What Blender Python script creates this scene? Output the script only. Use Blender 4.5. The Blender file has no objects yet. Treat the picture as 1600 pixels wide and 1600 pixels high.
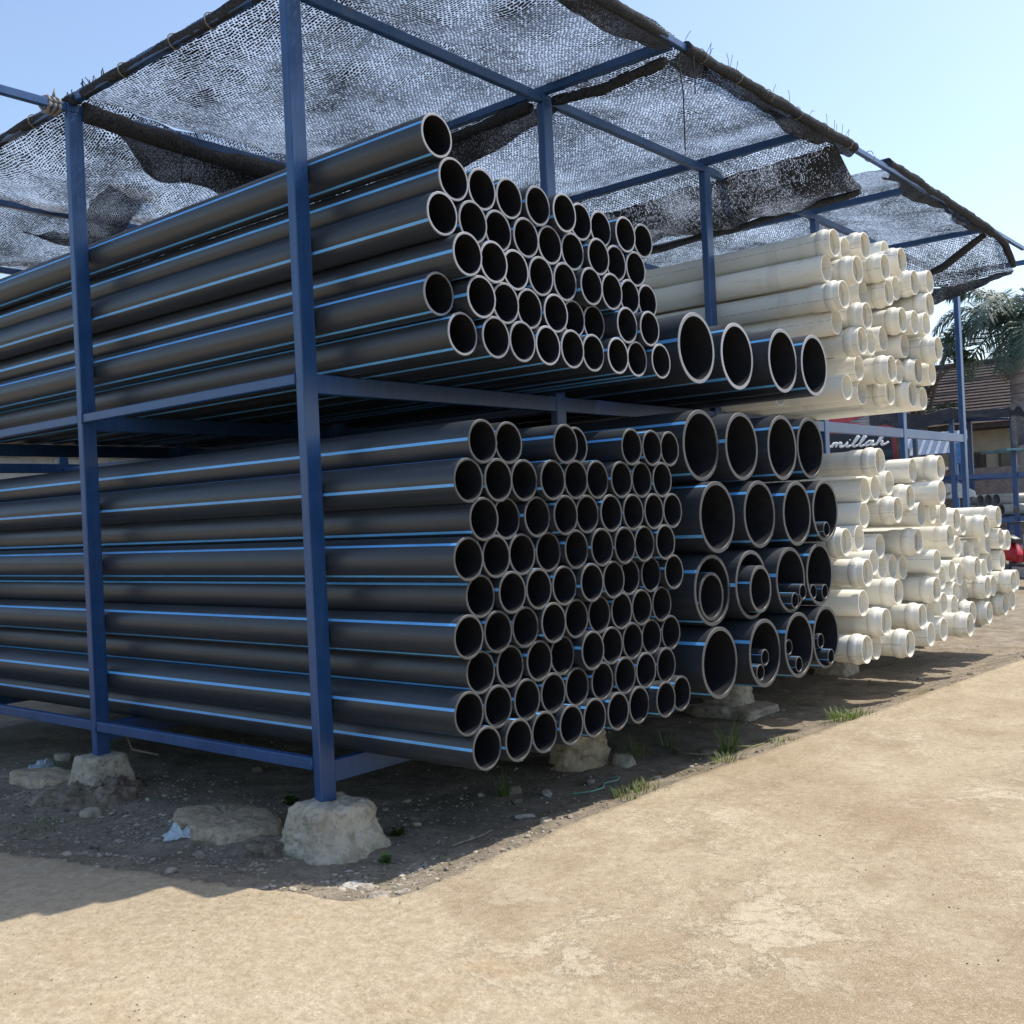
import bpy, bmesh, math, random
from mathutils import Vector, Matrix, noise
R = math.radians
C = bpy.context.scene.collection
scene = bpy.context.scene

# ------------------------------------------------------------------ camera
cam_d = bpy.data.cameras.new('camera'); cam = bpy.data.objects.new('camera', cam_d); C.objects.link(cam)
cam_d.sensor_fit = 'HORIZONTAL'; cam_d.sensor_width = 36.0; cam_d.lens = 36*1670.62/1600
cam_d.clip_start = .05; cam_d.clip_end = 3000
_yaw, _pitch, _roll = 2.268058, .0043475, -.0460814
_f = Vector((math.cos(_pitch)*math.cos(_yaw), math.cos(_pitch)*math.sin(_yaw), math.sin(_pitch)))
_r = Vector((math.sin(_yaw), -math.cos(_yaw), 0)); _u = _r.cross(_f)
_c, _s = math.cos(_roll), math.sin(_roll)
_r2, _u2 = _r*_c+_u*_s, _u*_c-_r*_s
m = Matrix((_r2, _u2, -_f)).transposed().to_4x4(); m.translation = (3.96048, -3.26544, 1.3)
cam.matrix_world = m
scene.camera = cam
# ------------------------------------------------------------------ sky, sun, exposure
SUN = Vector((.35, .56, 1)).normalized()
world = bpy.data.worlds.new('World'); scene.world = world; world.use_nodes = True
wn = world.node_tree; wn.nodes.clear()
sky = wn.nodes.new('ShaderNodeTexSky'); sky.sky_type = 'NISHITA'; sky.sun_disc = False
sky.sun_elevation = math.asin(SUN.z); sky.sun_rotation = math.atan2(SUN.x, SUN.y)
sky.altitude = 50; sky.air_density = 1.0; sky.dust_density = 1.6; sky.ozone_density = 0.9
bg = wn.nodes.new('ShaderNodeBackground'); bg.inputs['Strength'].default_value = .131
wo = wn.nodes.new('ShaderNodeOutputWorld')
wn.links.new(sky.outputs[0], bg.inputs[0]); wn.links.new(bg.outputs[0], wo.inputs[0])
sun_d = bpy.data.lights.new('sun', 'SUN'); sun_d.energy = 2.85; sun_d.angle = R(.6); sun_d.color = (1, .93, .82)
sun = bpy.data.objects.new('sun', sun_d); C.objects.link(sun)
sun.rotation_euler = SUN.to_track_quat('Z', 'Y').to_euler(); sun.location = SUN*30
vs = scene.view_settings; vs.view_transform = 'Standard'; vs.look = 'None'; vs.exposure = 0.92; vs.gamma = 1; vs.use_curve_mapping = False
scene.render.engine = 'CYCLES'
scene.cycles.use_denoising = True
scene.cycles.max_bounces = 8; scene.cycles.transparent_max_bounces = 12; scene.cycles.diffuse_bounces = 4

# ------------------------------------------------------------------ helpers
def tag(o, label=None, cat=None, group=None, kind=None):
    if label: o['label'] = label
    if cat: o['category'] = cat
    if group: o['group'] = group
    if kind: o['kind'] = kind
    return o
def thing(name, label, cat, loc=(0, 0, 0), group=None, rz=0):
    o = bpy.data.objects.new(name, None); C.objects.link(o); o.location = loc; o.rotation_euler = (0, 0, rz)
    o.empty_display_size = .1
    return tag(o, label, cat, group)
def link(name, me, parent=None, loc=None, rot=None):
    o = bpy.data.objects.new(name, me); C.objects.link(o)
    if parent: o.parent = parent
    if loc is not None: o.location = loc
    if rot is not None: o.rotation_euler = rot
    return o
class MB:
    def __init__(s): s.v = []; s.f = []; s.mi = []; s.sm = []
    def face(s, idx, m=0, smooth=False): s.f.append(idx); s.mi.append(m); s.sm.append(smooth)
    def add(s, vs, fs, m=0, smooth=False):
        b = len(s.v); s.v += [tuple(q) for q in vs]
        for f in fs: s.face([b+i for i in f], m, smooth)
    def box(s, x0, x1, y0, y1, z0, z1, m=0, ch=0.0, M=None):
        if ch <= 0:
            vs = [(x, y, z) for x in (x0, x1) for y in (y0, y1) for z in (z0, z1)]
            fs = [(0, 1, 3, 2), (4, 6, 7, 5), (0, 4, 5, 1), (2, 3, 7, 6), (0, 2, 6, 4), (1, 5, 7, 3)]
        else:
            bm = bmesh.new(); bmesh.ops.create_cube(bm, size=1)
            for v in bm.verts: v.co = Vector(((x0+x1)/2+v.co.x*(x1-x0), (y0+y1)/2+v.co.y*(y1-y0), (z0+z1)/2+v.co.z*(z1-z0)))
            bmesh.ops.bevel(bm, geom=list(bm.edges), offset=ch, segments=1, affect='EDGES', profile=.5)
            bm.verts.index_update(); vs = [v.co.copy() for v in bm.verts]; fs = [[v.index for v in f.verts] for f in bm.faces]; bm.free()
        if M: vs = [M @ Vector(q) for q in vs]
        s.add(vs, fs, m)
    def tube(s, pts, rads, n=8, m=0, cap=True, smooth=True):
        pts = [Vector(q) for q in pts]; b = len(s.v)
        if not hasattr(rads, '__len__'): rads = [rads]*len(pts)
        up = None
        for i, q in enumerate(pts):
            d = (pts[min(i+1, len(pts)-1)]-pts[max(i-1, 0)]).normalized()
            if up is None:
                up = d.orthogonal().normalized()
            up = (up-d*up.dot(d)).normalized(); w = d.cross(up)
            for k in range(n):
                a = 2*math.pi*k/n; s.v.append(tuple(q+(up*math.cos(a)+w*math.sin(a))*rads[i]))
        for i in range(len(pts)-1):
            for k in range(n):
                s.face([b+i*n+k, b+i*n+(k+1) % n, b+(i+1)*n+(k+1) % n, b+(i+1)*n+k], m, smooth)
        if cap:
            s.face([b+k for k in range(n)][::-1], m); s.face([b+(len(pts)-1)*n+k for k in range(n)], m)
    def lathe_x(s, prof, n=48, closed=True):
        """prof: list of (x, r, mat) around the X axis; consecutive points are joined"""
        b = len(s.v)
        for (x, r, mm) in prof:
            for k in range(n):
                a = 2*math.pi*k/n; s.v.append((x, r*math.cos(a), r*math.sin(a)))
        for i in range(len(prof)-1):
            mm = prof[i][2]
            for k in range(n):
                s.face([b+i*n+k, b+i*n+(k+1) % n, b+(i+1)*n+(k+1) % n, b+(i+1)*n+k], mm, True)
    def mesh(s, name, mats):
        me = bpy.data.meshes.new(name); me.from_pydata(s.v, [], s.f)
        for mt in mats: me.materials.append(mt)
        me.polygons.foreach_set('material_index', s.mi); me.polygons.foreach_set('use_smooth', s.sm); me.update()
        return me
    def build(s, name, mats, parent=None, loc=None, rot=None):
        if not isinstance(mats, (list, tuple)): mats = [mats]
        return link(name, s.mesh(name, mats), parent, loc, rot)
def sharp_smooth(me, ang=35):
    bm = bmesh.new(); bm.from_mesh(me)
    bmesh.ops.recalc_face_normals(bm, faces=bm.faces)
    for e in bm.edges:
        if len(e.link_faces) == 2: e.smooth = e.calc_face_angle(0) < R(ang)
    bm.to_mesh(me); bm.free()
def fbm(p, o=4): return noise.fractal(Vector(p), 1.0, 2.0, o)

# ------------------------------------------------------------------ materials
class NT:
    """small node-tree helper"""
    def __init__(s, name):
        s.m = bpy.data.materials.new(name); s.m.use_nodes = True; s.t = s.m.node_tree; s.t.nodes.clear()
        s.out = s.t.nodes.new('ShaderNodeOutputMaterial')
    def n(s, typ, **kw):
        nd = s.t.nodes.new('ShaderNode'+typ)
        for k, v in kw.items():
            if k.startswith('i_'):
                key = k[2:]; key = int(key) if key.isdigit() else key
                s.set(nd.inputs[key], v)
            else: setattr(nd, k, v)
        return nd
    def set(s, inp, v):
        if hasattr(v, 'links') or isinstance(v, bpy.types.NodeSocket): s.t.links.new(v, inp)
        else:
            if inp.type == 'RGBA' and hasattr(v, '__len__') and len(v) == 3: v = (*v, 1)
            inp.default_value = v
    def math(s, op, a, b=0.0, c=None, clamp=False):
        nd = s.n('Math', operation=op, use_clamp=clamp); s.set(nd.inputs[0], a); s.set(nd.inputs[1], b)
        if c is not None: s.set(nd.inputs[2], c)
        return nd.outputs[0]
    def noise(s, vec, scale, detail=4, rough=.55, dist=0.0, out=0):
        nd = s.n('TexNoise', i_Scale=scale, i_Detail=detail, i_Roughness=rough, i_Distortion=dist); s.set(nd.inputs['Vector'], vec); return nd.outputs[out]
    def ramp(s, fac, stops, interp='LINEAR'):
        nd = s.n('ValToRGB'); s.set(nd.inputs[0], fac); cr = nd.color_ramp; cr.interpolation = interp
        while len(cr.elements) < len(stops): cr.elements.new(.5)
        for e, (pos, col) in zip(cr.elements, stops):
            e.position = pos; e.color = (*col, 1) if hasattr(col, '__len__') else (col, col, col, 1)
        return nd.outputs[0]
    def mix(s, fac, a, b, blend='MIX'):
        nd = s.n('Mix', data_type='RGBA', blend_type=blend); s.set(nd.inputs[0], fac); s.set(nd.inputs[6], a); s.set(nd.inputs[7], b); return nd.outputs[2]
    def mapping(s, vec, scale=(1, 1, 1), loc=(0, 0, 0)):
        nd = s.n('Mapping'); s.set(nd.inputs[0], vec); nd.inputs['Scale'].default_value = scale; nd.inputs['Location'].default_value = loc; return nd.outputs[0]
    def bump(s, h, strength=.3, dist=.01, normal=None):
        nd = s.n('Bump', i_Strength=strength, i_Distance=dist); s.set(nd.inputs['Height'], h)
        if normal is not None: s.set(nd.inputs['Normal'], normal)
        return nd.outputs[0]
    def pbr(s, col, rough=.6, normal=None, metal=0.0, spec=.5, **kw):
        b = s.n('BsdfPrincipled'); s.set(b.inputs['Base Color'], col); s.set(b.inputs['Roughness'], rough); s.set(b.inputs['Metallic'], metal)
        s.set(b.inputs['Specular IOR Level'], spec)
        if normal is not None: s.set(b.inputs['Normal'], normal)
        for k, v in kw.items(): s.set(b.inputs[k.replace('_', ' ')], v)
        return b.outputs[0]
    def done(s, sh): s.t.links.new(sh, s.out.inputs[0]); return s.m
    def coord(s, w='Object'): return s.n('TexCoord').outputs[w]
    def world_pos(s): return s.n('NewGeometry').outputs['Position']
    def rand(s): return s.n('ObjectInfo').outputs['Random']

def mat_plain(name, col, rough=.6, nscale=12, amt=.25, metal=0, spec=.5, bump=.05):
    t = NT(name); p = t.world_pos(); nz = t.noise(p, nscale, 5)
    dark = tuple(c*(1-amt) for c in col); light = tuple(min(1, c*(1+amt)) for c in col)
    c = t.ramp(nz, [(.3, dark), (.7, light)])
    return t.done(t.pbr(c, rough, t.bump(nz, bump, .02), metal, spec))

def mat_hdpe():
    t = NT('black_polyethylene'); o = t.coord(); w = t.world_pos(); rnd = t.rand()
    ofs = t.n('VectorMath', operation='ADD'); t.set(ofs.inputs[0], o)
    cmb = t.n('CombineXYZ'); t.set(cmb.inputs[0], t.math('MULTIPLY', rnd, 40)); t.set(cmb.inputs[1], t.math('MULTIPLY', rnd, 13)); t.t.links.new(cmb.outputs[0], ofs.inputs[1])
    q = ofs.outputs[0]
    streak = t.noise(t.mapping(q, (1.2, 30, 30)), 1.0, 4, .6)
    blotch = t.noise(q, 3.0, 4)
    scr = t.noise(t.mapping(q, (3, 140, 140)), 1.0, 2, .5)
    base = t.ramp(streak, [(.3, (.021, .026, .033)), (.7, (.031, .037, .046))])
    sep = t.n('Separate XYZ'.replace(' ', '')) if False else t.n('SeparateXYZ')
    t.t.links.new(t.n('NewGeometry').outputs['Normal'], sep.inputs[0])
    upf = t.math('POWER', t.math('MAXIMUM', sep.outputs[2], 0.0), 1.5)
    dust = t.math('MULTIPLY', upf, t.ramp(blotch, [(.35, .1), (.75, 1.0)]))
    col = t.mix(t.math('MULTIPLY', dust, .35), base, (.092, .100, .110))
    scm = t.math('MULTIPLY', t.math('GREATER_THAN', scr, .68), t.math('GREATER_THAN', blotch, .52))
    col = t.mix(t.math('MULTIPLY', scm, .35), col, (.10, .10, .10))
    rough = t.math('ADD', t.math('MULTIPLY', blotch, .18), t.math('ADD', .28, t.math('MULTIPLY', dust, .2)))
    return t.done(t.pbr(col, rough, t.bump(streak, .06, .004), 0, .45))
def mat_rim(name, c0, c1):
    t = NT(name); o = t.coord(); rnd = t.rand()
    nz = t.noise(o, 60, 4); swirl = t.noise(t.mapping(o, (1, 8, 8)), 9, 3)
    f = t.math('ADD', t.math('MULTIPLY', t.math('ADD', nz, swirl), .35), t.math('MULTIPLY', rnd, .35))
    col = t.ramp(f, [(.2, c0), (.75, c1)])
    return t.done(t.pbr(col, .55, t.bump(nz, .2, .003), 0, .35))
def mat_pvc():
    t = NT('cream_pvc'); o = t.coord(); rnd = t.rand()
    ofs = t.n('VectorMath', operation='ADD'); t.set(ofs.inputs[0], o)
    cmb = t.n('CombineXYZ'); t.set(cmb.inputs[0], t.math('MULTIPLY', rnd, 37)); t.set(cmb.inputs[2], t.math('MULTIPLY', rnd, 17)); t.t.links.new(cmb.outputs[0], ofs.inputs[1])
    q = ofs.outputs[0]
    grime = t.noise(t.mapping(q, (2.0, 9, 9)), 1.6, 6, .65)
    smear = t.noise(t.mapping(q, (14, 3, 3)), 2.0, 4, .6)
    col = t.ramp(grime, [(.25, (.52, .49, .41)), (.44, (.72, .70, .62)), (.75, (.76, .745, .67))])
    sep = t.n('SeparateXYZ'); t.set(sep.inputs[0], o)
    # scuff band left behind the bell where the neighbouring bells rub
    band = t.math('MULTIPLY', t.math('LESS_THAN', t.math('ABSOLUTE', t.math('ADD', sep.outputs[0], t.math('ADD', .36, t.math('MULTIPLY', rnd, .1)))), .045), .55)
    band = t.math('MULTIPLY', band, t.ramp(smear, [(.3, .2), (.7, 1.0)]))
    col = t.mix(t.math('MULTIPLY', band, .5), col, (.36, .34, .30))
    # one printed line of small marks along each pipe
    ang = t.math('ARCTAN2', sep.outputs[2], sep.outputs[1])
    line = t.math('LESS_THAN', t.math('ABSOLUTE', ang), .018)
    dash = t.math('GREATER_THAN', t.noise(t.mapping(q, (26, 0, 0)), 1.0, 3, .7), .47)
    col = t.mix(t.math('MULTIPLY', t.math('MULTIPLY', t.math('MULTIPLY', line, t.math('GREATER_THAN', t.math('FRACT', t.math('MULTIPLY', rnd, 7.0)), .35)), dash), .7), col, (.07, .075, .10))
    speck = t.math('GREATER_THAN', t.noise(q, 30, 5, .7), .68)
    col = t.mix(t.math('MULTIPLY', speck, .35), col, (.30, .24, .16))
    return t.done(t.pbr(col, t.math('ADD', .33, t.math('MULTIPLY', grime, .2)), t.bump(grime, .05, .004), 0, .5, Subsurface_Weight=0.0))
def mat_blue():
    t = NT('blue_gloss_paint'); w = t.world_pos(); nz = t.noise(w, 5, 5); st = t.noise(t.mapping(w, (40, 40, 3)), 1.0, 4)
    col = t.ramp(nz, [(.3, (.011, .050, .150)), (.7, (.017, .072, .205))])
    scr = t.math('GREATER_THAN', t.noise(t.mapping(w, (60, 60, 22)), 1.0, 4, .7), .735)
    col = t.mix(t.math('MULTIPLY', scr, .55), col, (.22, .26, .34))
    rust = t.math('MULTIPLY', t.math('GREATER_THAN', t.noise(w, 17, 6, .7), .685), .8)
    col = t.mix(rust, col, (.13, .055, .03))
    dust = t.ramp(st, [(.45, 0.0), (.8, .14)])
    col = t.mix(dust, col, (.20, .19, .22))
    return t.done(t.pbr(col, t.math('ADD', .24, t.math('MULTIPLY', nz, .2)), t.bump(st, .05, .003), 0, .5))
def mat_concrete():
    t = NT('worn_concrete'); w = t.world_pos()
    big = t.noise(w, .5, 4, .6); mid = t.noise(w, 1.9, 9, .72, .5); fine = t.noise(w, 34, 5, .7); grain = t.noise(w, 190, 3, .6)
    col = t.ramp(mid, [(.30, (.26, .203, .130)), (.46, (.36, .293, .198)), (.60, (.425, .357, .252)), (.75, (.50, .43, .315))])
    col = t.mix(t.math('MULTIPLY', t.ramp(big, [(.46, 0.0), (.62, 1.0)]), .60), col, (.255, .182, .108))
    # thin cement skin that has flaked off in ragged islands
    vn = t.noise(w, 2.4, 12, .74, .3); zone = t.ramp(t.noise(w, .75, 3), [(.46, 0.0), (.58, 1.0)])
    isl = t.math('MULTIPLY', t.ramp(vn, [(.555, 0.0), (.572, 1.0)]), zone)
    rim = t.math('MULTIPLY', t.ramp(t.math('ABSOLUTE', t.math('SUBTRACT', vn, .550)), [(0.0, 1.0), (.014, 0.0)]), zone)
    col = t.mix(t.math('MULTIPLY', isl, .34), col, (.60, .53, .41))
    col = t.mix(t.math('MULTIPLY', rim, .20), col, (.22, .16, .095))
    sc = t.math('MULTIPLY', t.ramp(t.noise(t.mapping(w, (1.6, .6, 1)), 1.7, 9, .72), [(.53, 0.0), (.64, 1.0)]), .45)
    col = t.mix(sc, col, (.25, .185, .115))
    col = t.mix(t.ramp(fine, [(.33, .55), (.50, 0.0)]), col, (.20, .145, .085))
    col = t.mix(t.ramp(fine, [(.56, 0.0), (.74, .5)]), col, (.60, .53, .40))
    col = t.mix(t.ramp(grain, [(.36, .55), (.50, 0.0)]), col, (.17, .125, .075))
    col = t.mix(t.ramp(grain, [(.57, 0.0), (.70, .5)]), col, (.66, .60, .48))
    sepw = t.n('SeparateXYZ'); t.set(sepw.inputs[0], w)
    seam = t.math('ADD', t.math('ADD', sepw.outputs[1], t.math('MULTIPLY', sepw.outputs[0], .30)), t.math('MULTIPLY', t.math('SUBTRACT', t.noise(w, 3.0, 5), .5), .30))
    rough_zone = t.ramp(t.math('ADD', t.math('MULTIPLY', seam, -2.2), .35), [(.46, 0.0), (.58, 1.0)])
    agg = t.n('TexVoronoi', i_Scale=62.0, feature='SMOOTH_F1'); t.set(agg.inputs['Vector'], w)
    lump = t.math('SUBTRACT', 1.0, t.math('MULTIPLY', agg.outputs['Distance'], 1.6))
    agc = t.ramp(t.noise(w, 22, 8, .78), [(.3, (.22, .17, .11)), (.5, (.43, .36, .25)), (.68, (.62, .55, .42))])
    col = t.mix(t.math('MULTIPLY', rough_zone, .45), col, agc)
    orange = t.math('MULTIPLY', t.ramp(t.noise(w, 1.5, 6, .65), [(.52, 0.0), (.64, 1.0)]), rough_zone)
    col = t.mix(t.math('MULTIPLY', orange, .35), col, (.33, .21, .10))
    spk = t.n('TexVoronoi', i_Scale=7.0); t.set(spk.inputs['Vector'], w)
    dots = t.math('MULTIPLY', t.math('LESS_THAN', spk.outputs['Distance'], t.math('MULTIPLY', t.noise(w, 2.0, 2), .045)), t.math('GREATER_THAN', t.noise(w, 3.0, 2), .50))
    col = t.mix(t.math('MULTIPLY', dots, .8), col, (.06, .048, .036))
    h = t.math('ADD', t.math('MULTIPLY', fine, .5), t.math('ADD', t.math('MULTIPLY', grain, .4), t.math('ADD', t.math('MULTIPLY', isl, .18), t.math('MULTIPLY', t.math('MULTIPLY', rough_zone, lump), .30))))
    return t.done(t.pbr(col, .86, t.bump(h, .8, .009), 0, .25))
def mat_dirt():
    t = NT('damp_dirt'); w = t.world_pos()
    big = t.noise(w, 1.1, 5, .6); mid = t.noise(w, 6, 6, .65); fine = t.noise(w, 38, 6, .72); grit = t.noise(w, 140, 4, .7)
    col = t.ramp(mid, [(.25, (.15, .128, .096)), (.5, (.25, .21, .157)), (.75, (.37, .315, .235))])
    sand = t.ramp(big, [(.5, 0.0), (.7, 1.0)])
    col = t.mix(t.math('MULTIPLY', sand, .6), col, (.245, .185, .112))
    moss = t.ramp(t.noise(w, 2.1, 5, .6), [(.54, 0.0), (.68, 1.0)])
    col = t.mix(t.math('MULTIPLY', moss, .5), col, (.085, .085, .030))
    col = t.mix(t.ramp(fine, [(.3, .6), (.5, 0.0)]), col, (.045, .037, .027))
    col = t.mix(t.ramp(grit, [(.62, 0.0), (.72, .5)]), col, (.36, .32, .26))
    h = t.math('ADD', t.math('MULTIPLY', fine, .7), t.math('ADD', t.math('MULTIPLY', grit, .3), mid))
    return t.done(t.pbr(col, .92, t.bump(h, .8, .02), 0, .2))
def mat_footing(name, a, b, c):
    t = NT(name); w = t.world_pos(); n1 = t.noise(w, 7, 6, .65, .4); n2 = t.noise(w, 30, 6, .7); n3 = t.noise(w, 110, 4)
    col = t.ramp(n1, [(.28, a), (.5, b), (.72, c)])
    col = t.mix(t.ramp(n2, [(.32, .65), (.52, 0.0)]), col, tuple(q*.35 for q in a))
    col = t.mix(t.ramp(n3, [(.6, 0.0), (.72, .4)]), col, (.55, .5, .42))
    h = t.math('ADD', n2, t.math('MULTIPLY', n3, .4))
    return t.done(t.pbr(col, .9, t.bump(h, .8, .012), 0, .2))
def mat_net(name, cover=.0, pu=.025, pv=.0155, pale_mix=.5, dark=(.012, .013, .016)):
    """knitted shade cloth: black tape stitches, paler sun-struck threads and real holes"""
    t = NT(name); uv = t.coord('UV')
    wob = t.n('TexNoise', i_Scale=3.2, i_Detail=3.0, i_Roughness=.55); t.set(wob.inputs['Vector'], uv)
    dv = t.n('VectorMath', operation='SCALE'); dv.inputs['Scale'].default_value = .055
    t.t.links.new(wob.outputs['Color'], dv.inputs[0])
    av = t.n('VectorMath', operation='ADD'); t.set(av.inputs[0], uv); t.t.links.new(dv.outputs[0], av.inputs[1])
    sp = t.n('SeparateXYZ'); t.t.links.new(av.outputs[0], sp.inputs[0])
    u = t.math('DIVIDE', sp.outputs[0], pu); v = t.math('DIVIDE', sp.outputs[1], pv)
    row = t.math('FLOOR', v); fv = t.math('FRACT', v)
    wn_ = t.n('TexWhiteNoise', noise_dimensions='1D'); t.set(wn_.inputs['W'], row)
    us = t.math('ADD', u, t.math('MULTIPLY', row, .5)); us = t.math('ADD', us, t.math('MULTIPLY', wn_.outputs['Value'], .14))
    fu = t.math('FRACT', us)
    cell = t.n('TexWhiteNoise', noise_dimensions='2D'); cv = t.n('CombineXYZ'); t.set(cv.inputs[0], t.math('FLOOR', us)); t.set(cv.inputs[1], row); t.t.links.new(cv.outputs[0], cell.inputs['Vector'])
    patch = t.noise(uv, 1.6, 4, .62); fine = t.noise(uv, 60.0, 2, .5)
    pt_ = t.math('MULTIPLY', t.math('SUBTRACT', patch, .5), 1.1)
    wdt = t.math('ADD', t.math('ADD', .66+cover, pt_), t.math('ADD', t.math('MULTIPLY', t.math('SUBTRACT', cell.outputs['Value'], .5), .52), t.math('MULTIPLY', t.math('SUBTRACT', fine, .5), .5)))
    hgt = t.math('ADD', .66+cover, t.math('ADD', t.math('MULTIPLY', pt_, .7), t.math('MULTIPLY', t.math('SUBTRACT', fine, .5), .45)))
    stitch = t.math('MULTIPLY', t.math('LESS_THAN', fu, wdt), t.math('LESS_THAN', fv, hgt))
    thin = t.math('LESS_THAN', t.math('ABSOLUTE', t.math('SUBTRACT', fu, .85)), .035)
    dk = t.math('MAXIMUM', stitch, thin)
    black = t.n('BsdfDiffuse'); t.set(black.inputs[0], dark)
    tr = t.n('BsdfTransparent')
    pale = t.n('BsdfTranslucent'); t.set(pale.inputs[0], (.34, .39, .47))
    gl = t.n('MixShader'); gl.inputs[0].default_value = pale_mix; t.t.links.new(tr.outputs[0], gl.inputs[1]); t.t.links.new(pale.outputs[0], gl.inputs[2])
    mx = t.n('MixShader'); t.set(mx.inputs[0], dk); t.t.links.new(gl.outputs[0], mx.inputs[1]); t.t.links.new(black.outputs[0], mx.inputs[2])
    return t.done(mx.outputs[0])
def mat_leaf(name, a, b, trans=.35):
    t = NT(name); w = t.world_pos(); nz = t.noise(w, 3.0, 4); r = t.noise(w, 23.0, 2)
    col = t.ramp(t.math('MULTIPLY', t.math('ADD', nz, r), .5), [(.3, a), (.7, b)])
    d = t.pbr(col, .5, None, 0, .4); tl = t.n('BsdfTranslucent'); t.set(tl.inputs[0], col)
    mx = t.n('MixShader'); mx.inputs[0].default_value = trans; t.t.links.new(d, mx.inputs[1]); t.t.links.new(tl.outputs[0], mx.inputs[2])
    return t.done(mx.outputs[0])

M = {}
M['hdpe'] = mat_hdpe(); M['pvc'] = mat_pvc(); M['blue'] = mat_blue(); M['concrete'] = mat_concrete(); M['dirt'] = mat_dirt()
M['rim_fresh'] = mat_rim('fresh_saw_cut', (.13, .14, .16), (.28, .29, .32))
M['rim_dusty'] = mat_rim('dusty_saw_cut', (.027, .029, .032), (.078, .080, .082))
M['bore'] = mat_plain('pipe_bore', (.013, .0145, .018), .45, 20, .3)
M['stripe'] = mat_plain('blue_stripe', (.12, .40, .80), .36, 8, .12)
M['stripe_side'] = M['stripe']
M['footing'] = mat_footing('footing_concrete', (.33, .27, .19), (.50, .43, .32), (.60, .54, .43))
M['footing_grey'] = mat_footing('footing_grey', (.25, .215, .16), (.42, .37, .285), (.55, .50, .40))
M['rubble'] = mat_footing('rubble', (.11, .09, .065), (.21, .175, .13), (.36, .31, .25))
M['slab'] = mat_footing('sandy_slab', (.33, .255, .165), (.46, .365, .245), (.55, .455, .325))
M['pebble'] = mat_footing('pebbles', (.16, .13, .10), (.34, .30, .25), (.55, .51, .45))
M['net'] = mat_net('shade_net_weave', .12); M['net_dense'] = mat_net('shade_net_doubled', .30, .015, .010, .85, (.036, .039, .046))
M['net_roll'] = mat_plain('rolled_net', (.034, .037, .043), .9, 60, .5, spec=.1, bump=.35)
M['tie'] = mat_plain('plastic_tie', (.16, .15, .14), .6)
M['grass'] = mat_leaf('grass', (.07, .13, .025), (.18, .27, .06), .35)
M['dry_grass'] = mat_leaf('dry_grass', (.20, .21, .06), (.32, .33, .11), .3)
M['leaf_dark'] = mat_leaf('leaf_dark', (.018, .040, .018), (.045, .085, .03))
M['leaf_mid'] = mat_leaf('leaf_mid', (.045, .072, .035), (.085, .125, .06))
M['palm'] = mat_leaf('hazed_palm_leaf', (.06, .10, .082), (.12, .175, .135), .3)  # distance haze put into the leaf colour: greyer and lighter green
M['palm_dry'] = mat_leaf('palm_leaf_dry', (.10, .09, .055), (.19, .165, .10), .2)
M['bark'] = mat_plain('bark', (.15, .13, .11), .9, 9, .4, bump=.5)
M['palm_bark'] = mat_plain('palm_bark', (.20, .175, .165), .85, 6, .35, bump=.4)

# ------------------------------------------------------------------ layout numbers (metres; z = 0 is the foot of the rack posts)
HX, HY = .027, .046           # half section of a post
LX, BY = 2.035, 1.949         # bay lengths along and across the pipes
GZ = -.215                    # ground
OX = .905                      # roof overhang past the front posts
ZT = 3.815                    # underside of the roof beams
UPPER_STACK=[[(0.773,0.148,2.979)],
 [(0.776,0.241,2.806),(0.77,0.437,2.803),(0.769,0.632,2.8),(0.786,0.828,2.799),(0.8,1.023,2.799),(0.756,1.218,2.799),(0.744,1.413,2.799),(0.771,1.608,2.798),(0.757,1.802,2.798)],
 [(0.785,0.148,2.634),(0.79,0.342,2.631),(0.772,0.536,2.629),(0.781,0.731,2.629),(0.773,0.926,2.628),(0.767,1.121,2.628),(0.79,1.316,2.628),(0.765,1.511,2.628),(0.763,1.707,2.627)],
 [(0.838,0.242,2.462),(0.821,0.437,2.46),(0.787,0.633,2.459),(0.785,0.828,2.458),(0.784,1.023,2.458),(0.806,1.218,2.458),(0.798,1.413,2.458),(0.779,1.608,2.457),(0.768,1.802,2.457)],
 [(0.742,0.148,2.291),(0.822,0.341,2.289),(0.799,0.535,2.288),(0.783,0.73,2.288),(0.792,0.925,2.288),(0.755,1.12,2.288),(0.742,1.315,2.288),(0.82,1.51,2.288),(0.835,1.706,2.288)],
 [(0.789,0.24,2.118),(0.814,0.437,2.118),(0.81,0.632,2.118),(0.809,0.828,2.118),(0.811,1.023,2.118),(0.798,1.218,2.118),(0.818,1.413,2.118),(0.809,1.607,2.118),(0.838,1.802,2.118)]]
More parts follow.
